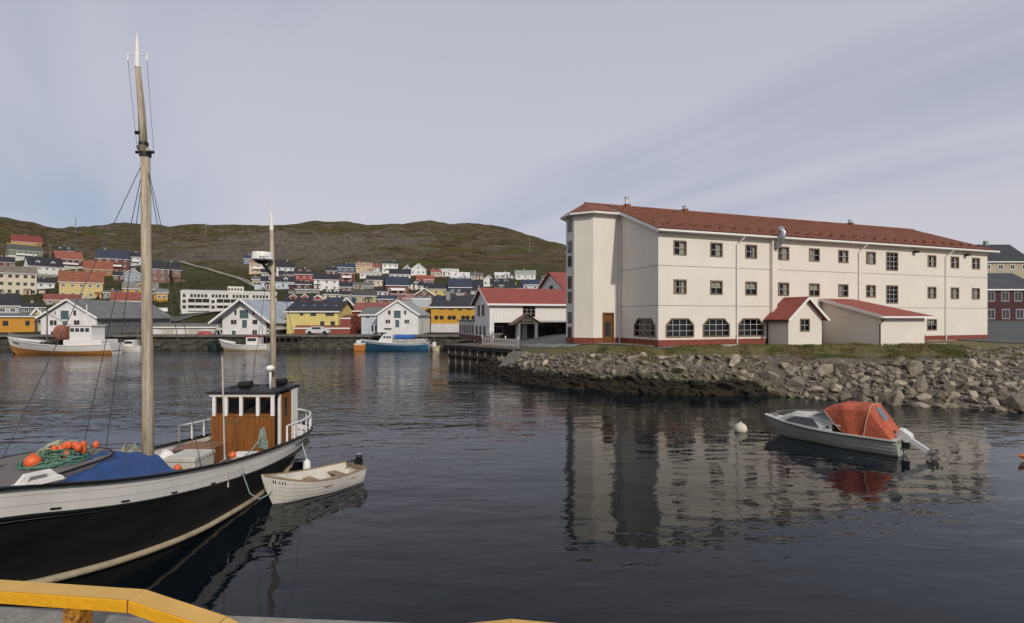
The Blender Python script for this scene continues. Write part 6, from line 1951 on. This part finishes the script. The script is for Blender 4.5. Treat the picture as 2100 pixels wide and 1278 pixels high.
# ------------------------------------------------------------------ motorboat
def motorboat():
    ang = math.atan2(0.763, -0.647)
    T = thing('motorboat', 'grey-white motorboat with orange canvas canopy and tilted outboard moored off the rocks', 'motorboat', (14.3, 18.75, 0.0), ang)
    GEL = mat('grey_gelcoat', (0.40, 0.41, 0.36), 0.4, 0.08, scale=1.5, streak=0.1, dirt=(0.22, 0.22, 0.15), dirt_at=0.66)
    DK = mat('offwhite_gelcoat', (0.62, 0.60, 0.54), 0.4, 0.07, scale=2, streak=0.08)
    CAN = mat('orange_canvas', (0.42, 0.098, 0.05), 0.9, 0.28, scale=2.5, bump=0.2, bscale=8)
    H_ = Hull(4.95, 1.82, 0.60, 0.60, 0.78, 0.2, rake=0.75, transom=0.86, fine=2.3, full=0.28, bowp=0.85)
    H_.band(0.0, 0.97, 6, 30, 0.02).build('hull', GEL, T)
    H_.transom_face().build('transom', GEL, T)
    H_.rail(0.07, 0.05, 0.0, 0.99, 34, 0.01).build('gunwale', DK, T)
    H_.rail(0.02, 0.03, 0.0, 0.99, 34, 0.035, -0.045).build('rubbing_strip', BLACKP, T)
    H_.deck(0.985, 0.44, 0.99, 20, 0.02, 0.04).build('foredeck', DK, T)
    H_.deck(0.55, 0.0, 0.46, 8, 0.03).build('cockpit_floor', DK, T)
    H_.band(0.5, 0.99, 1, 14, 0, 0.05)
    MB().box(0.0, 0.22, -0.78, 0.78, 0.45, 0.60).build('stern_deck', DK, T)
    # cabin trunk: rounded box tapering to the bow
    cab = MB()
    secs = [(2.05, 0.82, 0.60, 1.10), (2.9, 0.76, 0.61, 1.12), (3.6, 0.62, 0.65, 1.06), (4.1, 0.42, 0.70, 0.82)]
    for x, w, z0, z1 in secs:
        cab.v += [(x, -w, z0), (x, -w * 0.86, z0 + (z1 - z0) * 0.8), (x, -w * 0.7, z1 - 0.02), (x, 0, z1 + 0.04), (x, w * 0.7, z1 - 0.02), (x, w * 0.86, z0 + (z1 - z0) * 0.8), (x, w, z0)]
    for i in range(3):
        for j in range(6):
            q = i * 7 + j
            cab.f.append((q, q + 1, q + 8, q + 7))
    cab.f.append((0, 1, 2, 3, 4, 5, 6))
    cab.f.append(tuple(range(21, 28)))
    cab.build('cabin', DK, T)
    TINT = mat('tinted_acrylic', (0.05, 0.055, 0.06), 0.15, 0.1, spec=0.6)
    for s in (-1, 1):
        w = MB()
        def cp(x, f):
            ww = interp([(q[0], q[1]) for q in secs], x)
            z0, z1 = interp([(q[0], q[2]) for q in secs], x), interp([(q[0], q[3]) for q in secs], x)
            return Vector((x, s * (ww * (1 - 0.14 * f / 0.8) + 0.016), z0 + (z1 - z0) * f))
        tops = [(2.5, 0.2), (2.75, 0.76), (3.5, 0.74), (3.72, 0.5), (3.9, 0.16)]
        P = []
        for i in range(15):
            x = 2.5 + 1.4 * i / 14
            P += [cp(x, 0.12), cp(x, max(0.16, interp(tops, x)))]
        w.add(P, [(2 * i, 2 * i + 2, 2 * i + 3, 2 * i + 1) for i in range(14)])
        w.build('cabin_window', TINT, T)
        MB().tube([cp(2.5, 0.12), cp(2.9, 0.12), cp(3.3, 0.12), cp(3.6, 0.12), cp(3.9, 0.14), cp(3.72, 0.5), cp(3.6, 0.63), cp(3.5, 0.74), cp(3.2, 0.75), cp(2.9, 0.76), cp(2.75, 0.76), cp(2.5, 0.14)], 0.016, 5).build('window_trim', STEEL, T)
        # windscreen sides
        ws = MB().add([(2.85, s * 0.66, 1.06), (1.75, s * 0.84, 0.86), (2.1, s * 0.66, 1.42), (2.25, s * 0.6, 1.45)], [(0, 1, 2, 3)]).build('windscreen_side', GLASS, T)
        MB().tube([(2.85, s * 0.66, 1.06), (1.75, s * 0.84, 0.86)], 0.02, 6).tube([(2.85, s * 0.66, 1.06), (2.22, s * 0.6, 1.46)], 0.022, 6).tube([(2.22, s * 0.6, 1.46), (1.75, s * 0.84, 0.86)], 0.016, 6).build('windscreen_frame', DK, T)
        vent = MB().tube([(2.2, s * 0.80, 0.75), (2.2, s * 0.83, 0.75)], 0.05, 10).build('side_vent', BLACKP, T)
        MB().tube([(4.6, s * 0.25, 0.8), (4.55, s * 0.25, 0.92), (4.0, s * 0.5, 1.02), (3.2, s * 0.66, 1.12), (3.1, s * 0.68, 1.05)], 0.011, 6).build('bow_rail', STEEL, T)
    MB().quad((2.85, -0.66, 1.06), (2.85, 0.66, 1.06), (2.22, 0.6, 1.46), (2.22, -0.6, 1.46)).build('windscreen', GLASS, T, fix=False)
    MB().tube([(2.22, -0.6, 1.46), (2.22, 0.6, 1.46)], 0.022, 6).build('windscreen_top', DK, T)
    MB().box(4.35, 4.55, -0.06, 0.06, 0.78, 0.86).build('bow_cleat', STEEL, T)
    # canopy stretched over a windscreen bar and a rear hoop; the after panel slopes down to the stern
    def arch(xs, xt, w, z0, z1):
        return [(xs, -w, z0), (xs * 0.55 + xt * 0.45, -w * 0.99, z0 + (z1 - z0) * 0.45), (xt, -w * 0.93, z0 + (z1 - z0) * 0.84), (xt, -w * 0.78, z1 - 0.03), (xt, -w * 0.4, z1 + 0.015), (xt, 0, z1 + 0.03),
                (xt, w * 0.4, z1 + 0.015), (xt, w * 0.78, z1 - 0.03), (xt, w * 0.93, z0 + (z1 - z0) * 0.84), (xs * 0.55 + xt * 0.45, w * 0.99, z0 + (z1 - z0) * 0.45), (xs, w, z0)]
    A = [arch(1.72, 2.30, 0.84, 0.66, 1.49), arch(1.45, 1.75, 0.87, 0.62, 1.70), arch(1.15, 1.22, 0.87, 0.61, 1.74), arch(0.98, 0.84, 0.86, 0.61, 1.72)]
    for k in range(11):                      # the cloth sags a little between the hoops
        x, y, z = A[2][k]
        A[2][k] = (x, y * 0.97, z - 0.035)
    cv = MB()
    cv.v = [q for r_ in A for q in r_]
    for i in range(3):
        for j in range(10):
            q = i * 11 + j
            cv.f.append((q, q + 1, q + 12, q + 11))
    sa = [(0.16, -0.80, 0.62), (0.16, -0.4, 0.63), (0.16, 0, 0.635), (0.16, 0.4, 0.63), (0.16, 0.80, 0.62)]
    n0 = len(cv.v)
    cv.v += sa
    h_ = 33                                   # first vertex of the rear hoop
    cv.f += [(h_, h_ + 1, n0), (h_ + 1, h_ + 2, n0), (h_ + 2, h_ + 3, n0), (h_ + 3, h_ + 4, n0 + 1, n0), (h_ + 4, h_ + 5, n0 + 2, n0 + 1), (h_ + 5, h_ + 6, n0 + 3, n0 + 2), (h_ + 6, h_ + 7, n0 + 4, n0 + 3), (h_ + 7, h_ + 8, n0 + 4), (h_ + 8, h_ + 9, n0 + 4), (h_ + 9, h_ + 10, n0 + 4)]
    can = cv.build('canopy', CAN, T)
    bm = bmesh.new()
    bm.from_mesh(can.data)
    bmesh.ops.subdivide_edges(bm, edges=bm.edges, cuts=3, use_grid_fill=True)
    for v in bm.verts:                        # slack and creases in the cloth
        c = v.co
        k = 0.020 * noise.noise(c * 3.1) + 0.016 * abs(noise.noise(Vector((c.x * 7 + c.z * 4, c.y * 3, c.z * 5))))
        v.co = c - Vector((0, c.y, c.z - 0.9)).normalized() * max(0, k)
    bm.to_mesh(can.data)
    bm.free()
    def back(u, v):
        return Vector((0.84 - 0.68 * v - 0.014, u, 1.74 - 1.105 * v + 0.012))
    MB().add([back(-0.27, 0.12), back(0.27, 0.12), back(0.29, 0.52), back(-0.29, 0.52)], [(0, 1, 2, 3)]).build('rear_panel', mat('clear_vinyl', (0.10, 0.115, 0.16), 0.2, 0.2, spec=0.6), can, fix=False)
    PIP = mat('pale_piping', (0.55, 0.38, 0.30), 0.8)
    for s in (-1, 1):
        MB().tube([(0.84, s * 0.67, 1.70), (0.84, s * 0.80, 1.55), (0.92, s * 0.86, 1.1), (0.985, s * 0.868, 0.63)], 0.016, 6).build('piping', PIP, can)
        MB().tube([(1.74, s * 0.85, 0.7), (2.05, s * 0.84, 1.04), (2.31, s * 0.79, 1.36)], 0.014, 6).build('front_seam', PIP, can)
    MB().tube([q for q in A[3][2:9]], 0.015, 6).build('hoop_seam', PIP, can)
    # outboard, tilted up
    MW = mat('offwhite_cowl', (0.66, 0.65, 0.63), 0.35, 0.06)
    M_ = Matrix.Translation((-0.24, 0.0, 0.46)) @ Matrix.Rotation(R(57), 4, 'Y')
    def tb(pts):
        return [M_ @ Vector(p) for p in pts]
    o = MB()
    secs2 = [(0.05, 0.13, 0.15), (0.12, 0.2, 0.18), (0.4, 0.22, 0.18), (0.52, 0.17, 0.14)]
    ring = []
    for z, a, b_ in secs2:
        ring.append([M_ @ Vector((-0.1 + a * sx, b_ * sy, z)) for sx, sy in ((1, 0.5), (0.7, 1), (-0.7, 1), (-1, 0.5), (-1, -0.5), (-0.7, -1), (0.7, -1), (1, -0.5))])
    o.v = [tuple(q) for r_ in ring for q in r_]
    for i in range(3):
        for j in range(8):
            o.f.append((i * 8 + j, i * 8 + (j + 1) % 8, (i + 1) * 8 + (j + 1) % 8, (i + 1) * 8 + j))
    o.f += [tuple(range(8)), tuple(range(24, 32))]
    o.build('outboard_cowl', MW, T)
    MB().box(-0.18, -0.02, -0.07, 0.07, -0.55, 0.06, M_).build('outboard_leg', MW, T)
    lw = mat('outboard_grey', (0.28, 0.25, 0.22), 0.5, 0.2)
    MB().box(-0.3, 0.06, -0.1, 0.1, -0.60, -0.56, M_).box(-0.2, -0.02, -0.04, 0.04, -0.85, -0.60, M_).tube(tb([(-0.26, 0, -0.76), (0.14, 0, -0.76)]), 0.06, 8).build('gearcase', lw, T)
    pr = MB()
    for k in range(3):
        a = 2 * PI * k / 3
        pr.add(tb([(-0.30, 0, -0.76), (-0.27, 0.14 * math.cos(a - 0.4), -0.76 + 0.14 * math.sin(a - 0.4)), (-0.32, 0.15 * math.cos(a + 0.4), -0.76 + 0.15 * math.sin(a + 0.4))]), [(0, 1, 2)])
    pr.build('propeller', BLACKP, T, fix=False)
    MB().box(-0.2, 0.02, -0.14, 0.14, 0.25, 0.66).build('outboard_bracket', BLACKP, T)
    MB().tube([(-0.03, 0.2, 0.55), (-0.15, 0.25, 0.35), (-0.1, 0.3, 0.15), (-0.02, 0.3, 0.3)], 0.02, 6).tube([(-0.03, -0.2, 0.55), (-0.2, -0.22, 0.3), (-0.02, -0.3, 0.1)], 0.015, 6).build('hose', BLACKP, T)
    tag(MB().tube([(11.15, 22.45, 0.6), (10.95, 22.7, 0.3), (10.75, 22.8, -0.05)], 0.012, 5).build('mooring_line', mat('grey_line', (0.2, 0.19, 0.17), 0.8)), 'thin grey mooring line from the motorboat bow into the water', 'rope')
motorboat()
def buoys():
    b = thing('mooring_buoy', 'round off-white mooring buoy floating left of the motorboat', 'buoy', (at(1519, 882, 22.6).x, 22.6, 0.10))
    MB().ball((0, 0, 0), 0.27, 20, 14).build('ball', mat('buoy_white', (0.62, 0.58, 0.47), 0.6, 0.12, scale=4, dirt=(0.3, 0.28, 0.16), dirt_at=0.62), b, smooth_=True)
    MB().lathe([(0.05, 0.24), (0.05, 0.30), (0.03, 0.32)], 10).build('eye', mat('buoy_white', (0.6, 0.55, 0.4)), b)
    o = thing('orange_skiff', 'low orange and white skiff end at the right edge of the water', 'skiff', (19.5, 18.0, -0.05), R(188))
    H_ = Hull(2.0, 0.9, 0.22, 0.18, 0.30, 0.1, rake=0.25, transom=0.8, fine=2.0)
    H_.band(0.0, 0.62, 2, 16, 0.01).build('hull', TRIM, o)
    H_.band(0.62, 1.0, 1, 16, 0.01).build('side', mat('faded_orange', (0.5, 0.17, 0.05), 0.6, 0.2), o)
    H_.transom_face().build('transom', TRIM, o)
    H_.deck(0.99, 0, 1, 12, 0.0, 0.05).build('deck', mat('faded_orange', (0.5, 0.17, 0.05)), o)
    MB().box(0.5, 1.2, -0.2, 0.2, 0.2, 0.36).build('deck_locker', mat('faded_orange', (0.5, 0.17, 0.05)), o, bevel=0.04)
buoys()
# ------------------------------------------------------------------ boats at the far quay
def far_boat(label, pxs, pxb, d, B_, hs, hm, hb, low, up, fsplit, name='moored_boat', rake=0.8):
    """pxs and pxb: stern and bow columns of the photograph."""
    a, b_ = at(pxs, 700, d), at(pxb, 700, d)
    L_ = abs(b_.x - a.x)
    o = thing(name, label, 'boat', (a.x, d, 0), PI if pxb < pxs else 0, 'boats moored at the far quay')
    H_ = Hull(L_, B_, hs, hm, hb, 0.5, rake=rake, transom=0.6, fine=2.4, full=0.3, bowp=0.9)
    H_.band(0.0, fsplit, 3, 24).build('hull', low, o, smooth_=True)
    H_.band(fsplit, 1.0, 2, 24).build('topsides', up, o, smooth_=True)
    H_.transom_face().build('transom', up, o)
    H_.deck(0.9, 0, 1, 16).build('deck', WOODG, o)
    H_.rail(0.12, 0.1).build('gunwale', up, o)
    return o, L_, H_
def far_boats():
    BRN = mat('varnished_oak_hull', (0.38, 0.17, 0.04), 0.5, 0.2, scale=1, stretch=(0.3, 1, 3))
    BLUE = mat('boat_blue', (0.035, 0.115, 0.20), 0.45, 0.15, scale=1)
    o, L_, H_ = far_boat('largest white ship at the far quay with orange-brown lower hull', 240, 16, 71, 4.2, 1.5, 1.25, 2.35, BRN, WHITE, 0.55)
    MB().box(1.0, 6.2, -1.5, 1.5, 1.1, 2.0).build('deckhouse', WHITE, o, bevel=0.06)
    w = MB().box(2.6, 5.6, -1.2, 1.2, 2.0, 3.9).build('wheelhouse', WHITE, o, bevel=0.06)
    for k in range(4):
        MB().box(2.9 + k * 0.68, 3.4 + k * 0.68, 1.2, 1.23, 3.1, 3.6).build('pane', PANE, w)
    MB().box(2.4, 5.9, -1.35, 1.35, 3.9, 4.02).build('wheelhouse_roof', WHITE, o)
    MB().tube([(4.2, 0, 4.0), (4.2, 0, 6.8)], 0.07, 8).tube([(3.6, 0, 5.4), (4.8, 0, 5.4)], 0.04, 6).build('mast', WHITE, o)
    bn = MB().tube([(6.3, 0, 2.9), (7.9, 0, 2.9)], 1.15, 16).build('net_drum', mat('rusty_red_net', (0.28, 0.11, 0.07), 0.9, 0.4, scale=1.5), o)
    MB().box(8.0, 9.6, -1.3, 1.3, 1.2, 1.75).build('hatch', WOODD, o, bevel=0.05)
    MB().tube([(9.7, 0, 1.4), (9.7, 0, 6.2)], 0.09, 8).tube([(9.7, 0, 5.6), (6.6, 0, 4.0)], 0.05, 6).build('derrick', WOODG, o)
    rl = MB()
    for k in range(14):
        t = 0.55 + 0.43 * k / 13
        p = Vector(H_.pt(t, 1, 1))
        rl.tube([p, p + Vector((0, 0, 0.75))], 0.025, 5)
        if k:
            rl.tube([q + Vector((0, 0, 0.75)), p + Vector((0, 0, 0.75))], 0.02, 5)
        q = p
    rl.build('bow_railing', STEEL, o)
    mk = MB()
    for k, t in enumerate((0.845, 0.868, 0.89, 0.905, 0.925)):
        a, b_ = Vector(H_.pt(t, 0.76, 1, 0.03)), Vector(H_.pt(t, 0.86, 1, 0.03))
        mk.bar(a, b_, 0.16, 0.04)
    mk.build('registration_mark', BLACKP, o)
    MB().box(-0.02, 0.02, -0.9, 0.9, 0.4, 0.5).build('stern_band', BLACKP, o)
    o, L_, H_ = far_boat('small white cabin boat just astern of the largest ship', 292, 238, 76, 2.0, 0.9, 0.8, 1.2, mat('boat_grey_white', (0.5, 0.5, 0.5), 0.5, 0.1), WHITE, 0.35)
    MB().box(0.9, 2.2, -0.7, 0.7, 0.7, 1.7).build('cabin', WHITE, o, bevel=0.06)
    MB().box(1.0, 2.1, 0.7, 0.72, 1.2, 1.55).build('cabin_window', PANE, o)
    MB().tube([(0.7, 0, 0.8), (0.7, 0, 3.2)], 0.05, 6).build('mast', WOODG, o)
    o, L_, H_ = far_boat('white fishing boat with tan waterline before the middle warehouse', 551, 449, 79, 2.8, 1.0, 0.85, 1.7, mat('tan_boot', (0.45, 0.3, 0.15), 0.6, 0.2), WHITE, 0.45)
    c = MB().box(1.2, 3.1, -0.9, 0.9, 0.8, 2.1).build('wheelhouse', WHITE, o, bevel=0.08)
    MB().box(1.5, 2.8, 0.9, 0.92, 1.45, 1.9).build('pane', PANE, c)
    MB().box(1.1, 3.2, -1, 1, 2.1, 2.25).build('wheelhouse_roof', mat('faded_red', (0.35, 0.06, 0.05), 0.6), o)
    MB().tube([(1.0, 0, 1), (1.0, 0, 4.2)], 0.05, 6).build('mast', WOODG, o)
    MB().box(3.4, 4.8, -0.7, 0.7, 0.8, 1.35).build('net_bin', WOODD, o, bevel=0.08)
    o, L_, H_ = far_boat('small dark green boat left of the white boat at the middle warehouse', 447, 424, 79.5, 1.8, 1.0, 0.9, 1.2, mat('dark_green_hull', (0.015, 0.03, 0.022), 0.6, 0.3), mat('dark_green_hull', (0.015, 0.03, 0.022)), 0.5)
    MB().box(0.3, 1.2, -0.5, 0.5, 0.9, 1.5).build('cabin', mat('dark_green_hull', (0.015, 0.03, 0.022)), o, bevel=0.05)
    o, L_, H_ = far_boat('blue fishing boat with white wheelhouse lying before the right warehouse', 880, 739, 80, 3.4, 1.25, 1.05, 1.65, BLUE, mat('pale_blue_rail', (0.5, 0.56, 0.6), 0.5, 0.1), 0.82, rake=0.6)
    w = MB().prism([(5.4, 1.0), (7.8, 1.0), (7.6, 1.5), (6.9, 2.45), (5.6, 2.45)], -1.2, 1.2, Matrix(((1, 0, 0, 0), (0, 0, 1, 0), (0, 1, 0, 0), (0, 0, 0, 1)))).build('wheelhouse', WHITE, o, bevel=0.06)
    for k in range(3):
        MB().box(5.7 + k * 0.42, 6.0 + k * 0.42, 1.2, 1.22, 1.85, 2.2).build('pane', PANE, w)
    MB().box(6.8, 8.6, -0.6, 0.6, 2.5, 2.7).box(7.2, 7.35, -0.5, 0.5, 1.2, 2.5).build('gantry', BLACKP, o)
    MB().box(2.3, 5.2, -1.2, 1.2, 1.75, 2.35).build('blue_cover', mat('bright_blue_sheet', (0.03, 0.13, 0.42), 0.6, 0.2), o, bevel=0.12)
    MB().box(0.3, 5.3, -1.3, 1.3, 1.0, 1.7).build('deck_load', mat('pale_grey_crates', (0.38, 0.36, 0.33), 0.8, 0.3, scale=2), o, bevel=0.08)
    MB().tube([(1.0, 0, 1.2), (1.0, 0, 4.6)], 0.05, 6).build('mast', WOODG, o)
    MB().tube([(9.4, 0, 1.2), (9.4, 0, 3.4)], 0.04, 6).build('bow_post', WOODG, o)
    p = at(738, 712, 79)
    o = thing('orange_lifeboat', 'stubby orange and white lifeboat at the bow of the blue boat', 'boat', (p.x - 0.8, 79, 0), 0)
    H_ = Hull(1.7, 1.3, 0.95, 0.9, 1.0, 0.3, rake=0.1, transom=0.8, fine=2.5, full=0.3, bowp=0.5)
    H_.band(0, 0.99, 4, 12).build('hull', mat('lifeboat_orange', (0.55, 0.2, 0.05), 0.5, 0.15), o, smooth_=True)
    H_.transom_face().build('transom', mat('lifeboat_orange', (0.55, 0.2, 0.05)), o)
    H_.deck(0.98, 0, 1, 10, 0, 0.15).build('deck', WHITE, o)
    MB().box(0.3, 1.0, -0.4, 0.4, 1.0, 1.55).build('canopy', WHITE, o, bevel=0.1)
    o, L_, H_ = far_boat('little cream boat between the blue boat and the timber dock', 901, 882, 78, 1.1, 0.7, 0.6, 0.9, mat('cream_hull', (0.6, 0.5, 0.35), 0.5, 0.1), mat('cream_hull', (0.6, 0.5, 0.35)), 0.5)
    MB().box(0.5, 1.0, -0.3, 0.3, 0.6, 1.3).build('cabin', WHITE, o, bevel=0.05)
    MB().tube([(0.75, 0, 1.2), (0.75, 0, 2.4)], 0.03, 5).build('mast', WOODG, o)
    # upturned red boats on the quay
    p = at(431, 686, 86)
    o = thing('upturned_boat', 'upturned red boat lying on the quay left of the middle warehouse', 'boat', (p.x, 84.5, 2.2))
    MB().tube([(-1.3, 0, 0.05), (-0.9, 0, 0.1), (0, 0, 0.12), (0.9, 0, 0.1), (1.3, 0, 0.05)], [0.05, 0.42, 0.55, 0.42, 0.05], 12).build('hull', mat('faded_red_boat', (0.33, 0.07, 0.06), 0.6, 0.2), o, smooth_=True)
    MB().bar((-1.3, 0, 0.55), (1.3, 0, 0.6), 0.06, 0.1).build('keel', WOODG, o)
far_boats()
# ------------------------------------------------------------------ yellow kerb rails on the quay edge
def kerbs():
    def yel():
        m = mat('worn_yellow_paint', (0.72, 0.35, 0.008), 0.5, 0.08, scale=7, dirt=(0.20, 0.08, 0.015), dirt_at=0.69, bump=0.4, bscale=30)
        return m
    def beam(label, P, width, thick, posts):
        t = thing('kerb_rail', label, 'kerb rail', P[0])
        base = Vector(P[0])
        pts = [Vector(p) - base for p in P]
        mb = MB()
        secs = []
        for i, p in enumerate(pts):
            d = (pts[min(i + 1, len(pts) - 1)] - pts[max(i - 1, 0)]).normalized()
            r = Vector((d.y, -d.x, 0)).normalized() * width
            secs.append([p, p + r, p + r - Vector((0, 0, thick)), p - Vector((0, 0, thick))])
        mb.v = [tuple(q) for s in secs for q in s]
        for i in range(len(secs) - 1):
            for j in range(4):
                mb.f.append((i * 4 + j, i * 4 + (j + 1) % 4, (i + 1) * 4 + (j + 1) % 4, (i + 1) * 4 + j))
        n = len(secs) * 4
        mb.f += [(3, 2, 1, 0), (n - 4, n - 3, n - 2, n - 1)]
        mb.build('beam', yel(), t, bevel=0.004)
        tp = MB()  # paler, peachier yellow sheet over the top faces of the beam
        for a, b_ in zip(secs, secs[1:]):
            up_ = Vector((0, 0, 0.003))
            q = [a[0].lerp(a[1], 0.03) + up_, a[0].lerp(a[1], 0.97) + up_, b_[0].lerp(b_[1], 0.97) + up_, b_[0].lerp(b_[1], 0.03) + up_]
            tp.add(q, [(0, 1, 2, 3)])
        sm = MB()
        for i in range(1, len(secs) - 1):
            c_ = secs[i]
            for k_ in range(4):
                sm.tube([c_[k_], c_[(k_ + 1) % 4]], 0.0035, 5)
        tag(sm.build('weld_seam', mat('rusty_weld', (0.14, 0.06, 0.02), 0.8, 0.3), t), kind='stuff')
        tp.build('pale_top', mat('pale_top_paint', (0.64, 0.385, 0.10), 0.6, 0.08, scale=3, dirt=(0.36, 0.20, 0.07), dirt_at=0.68), t, fix=False)
        for x, y in posts:
            q = Vector((x, y, 3.35)) - base
            MB().prism([(-0.03, -0.04), (0.05, -0.04), (0.05, 0.04), (-0.03, 0.04)], 0.0, 0.21, Matrix.Translation(q)).build('post', mat('rusty_yellow', (0.45, 0.20, 0.015), 0.8, 0.3, scale=12, dirt=(0.09, 0.035, 0.015), dirt_at=0.5), t)
    beam('yellow painted kerb rail with sloping end at the lower left on the quay edge', [(-6.5, 3.08, 3.62), (-2.72, 2.70, 3.62), (-1.86, 2.60, 3.62), (-1.40, 2.52, 3.53), (-1.22, 2.50, 3.45)], 0.105, 0.062, [(-2.18, 2.56), (-4.0, 2.75)])
    beam('yellow kerb rail peeping over the bottom edge in the middle', [(-0.22, 2.385, 3.575), (0.0, 2.345, 3.62), (0.35, 2.29, 3.62), (4.0, 1.95, 3.62)], 0.105, 0.062, [(0.6, 2.18), (2.5, 2.0)])
kerbs()
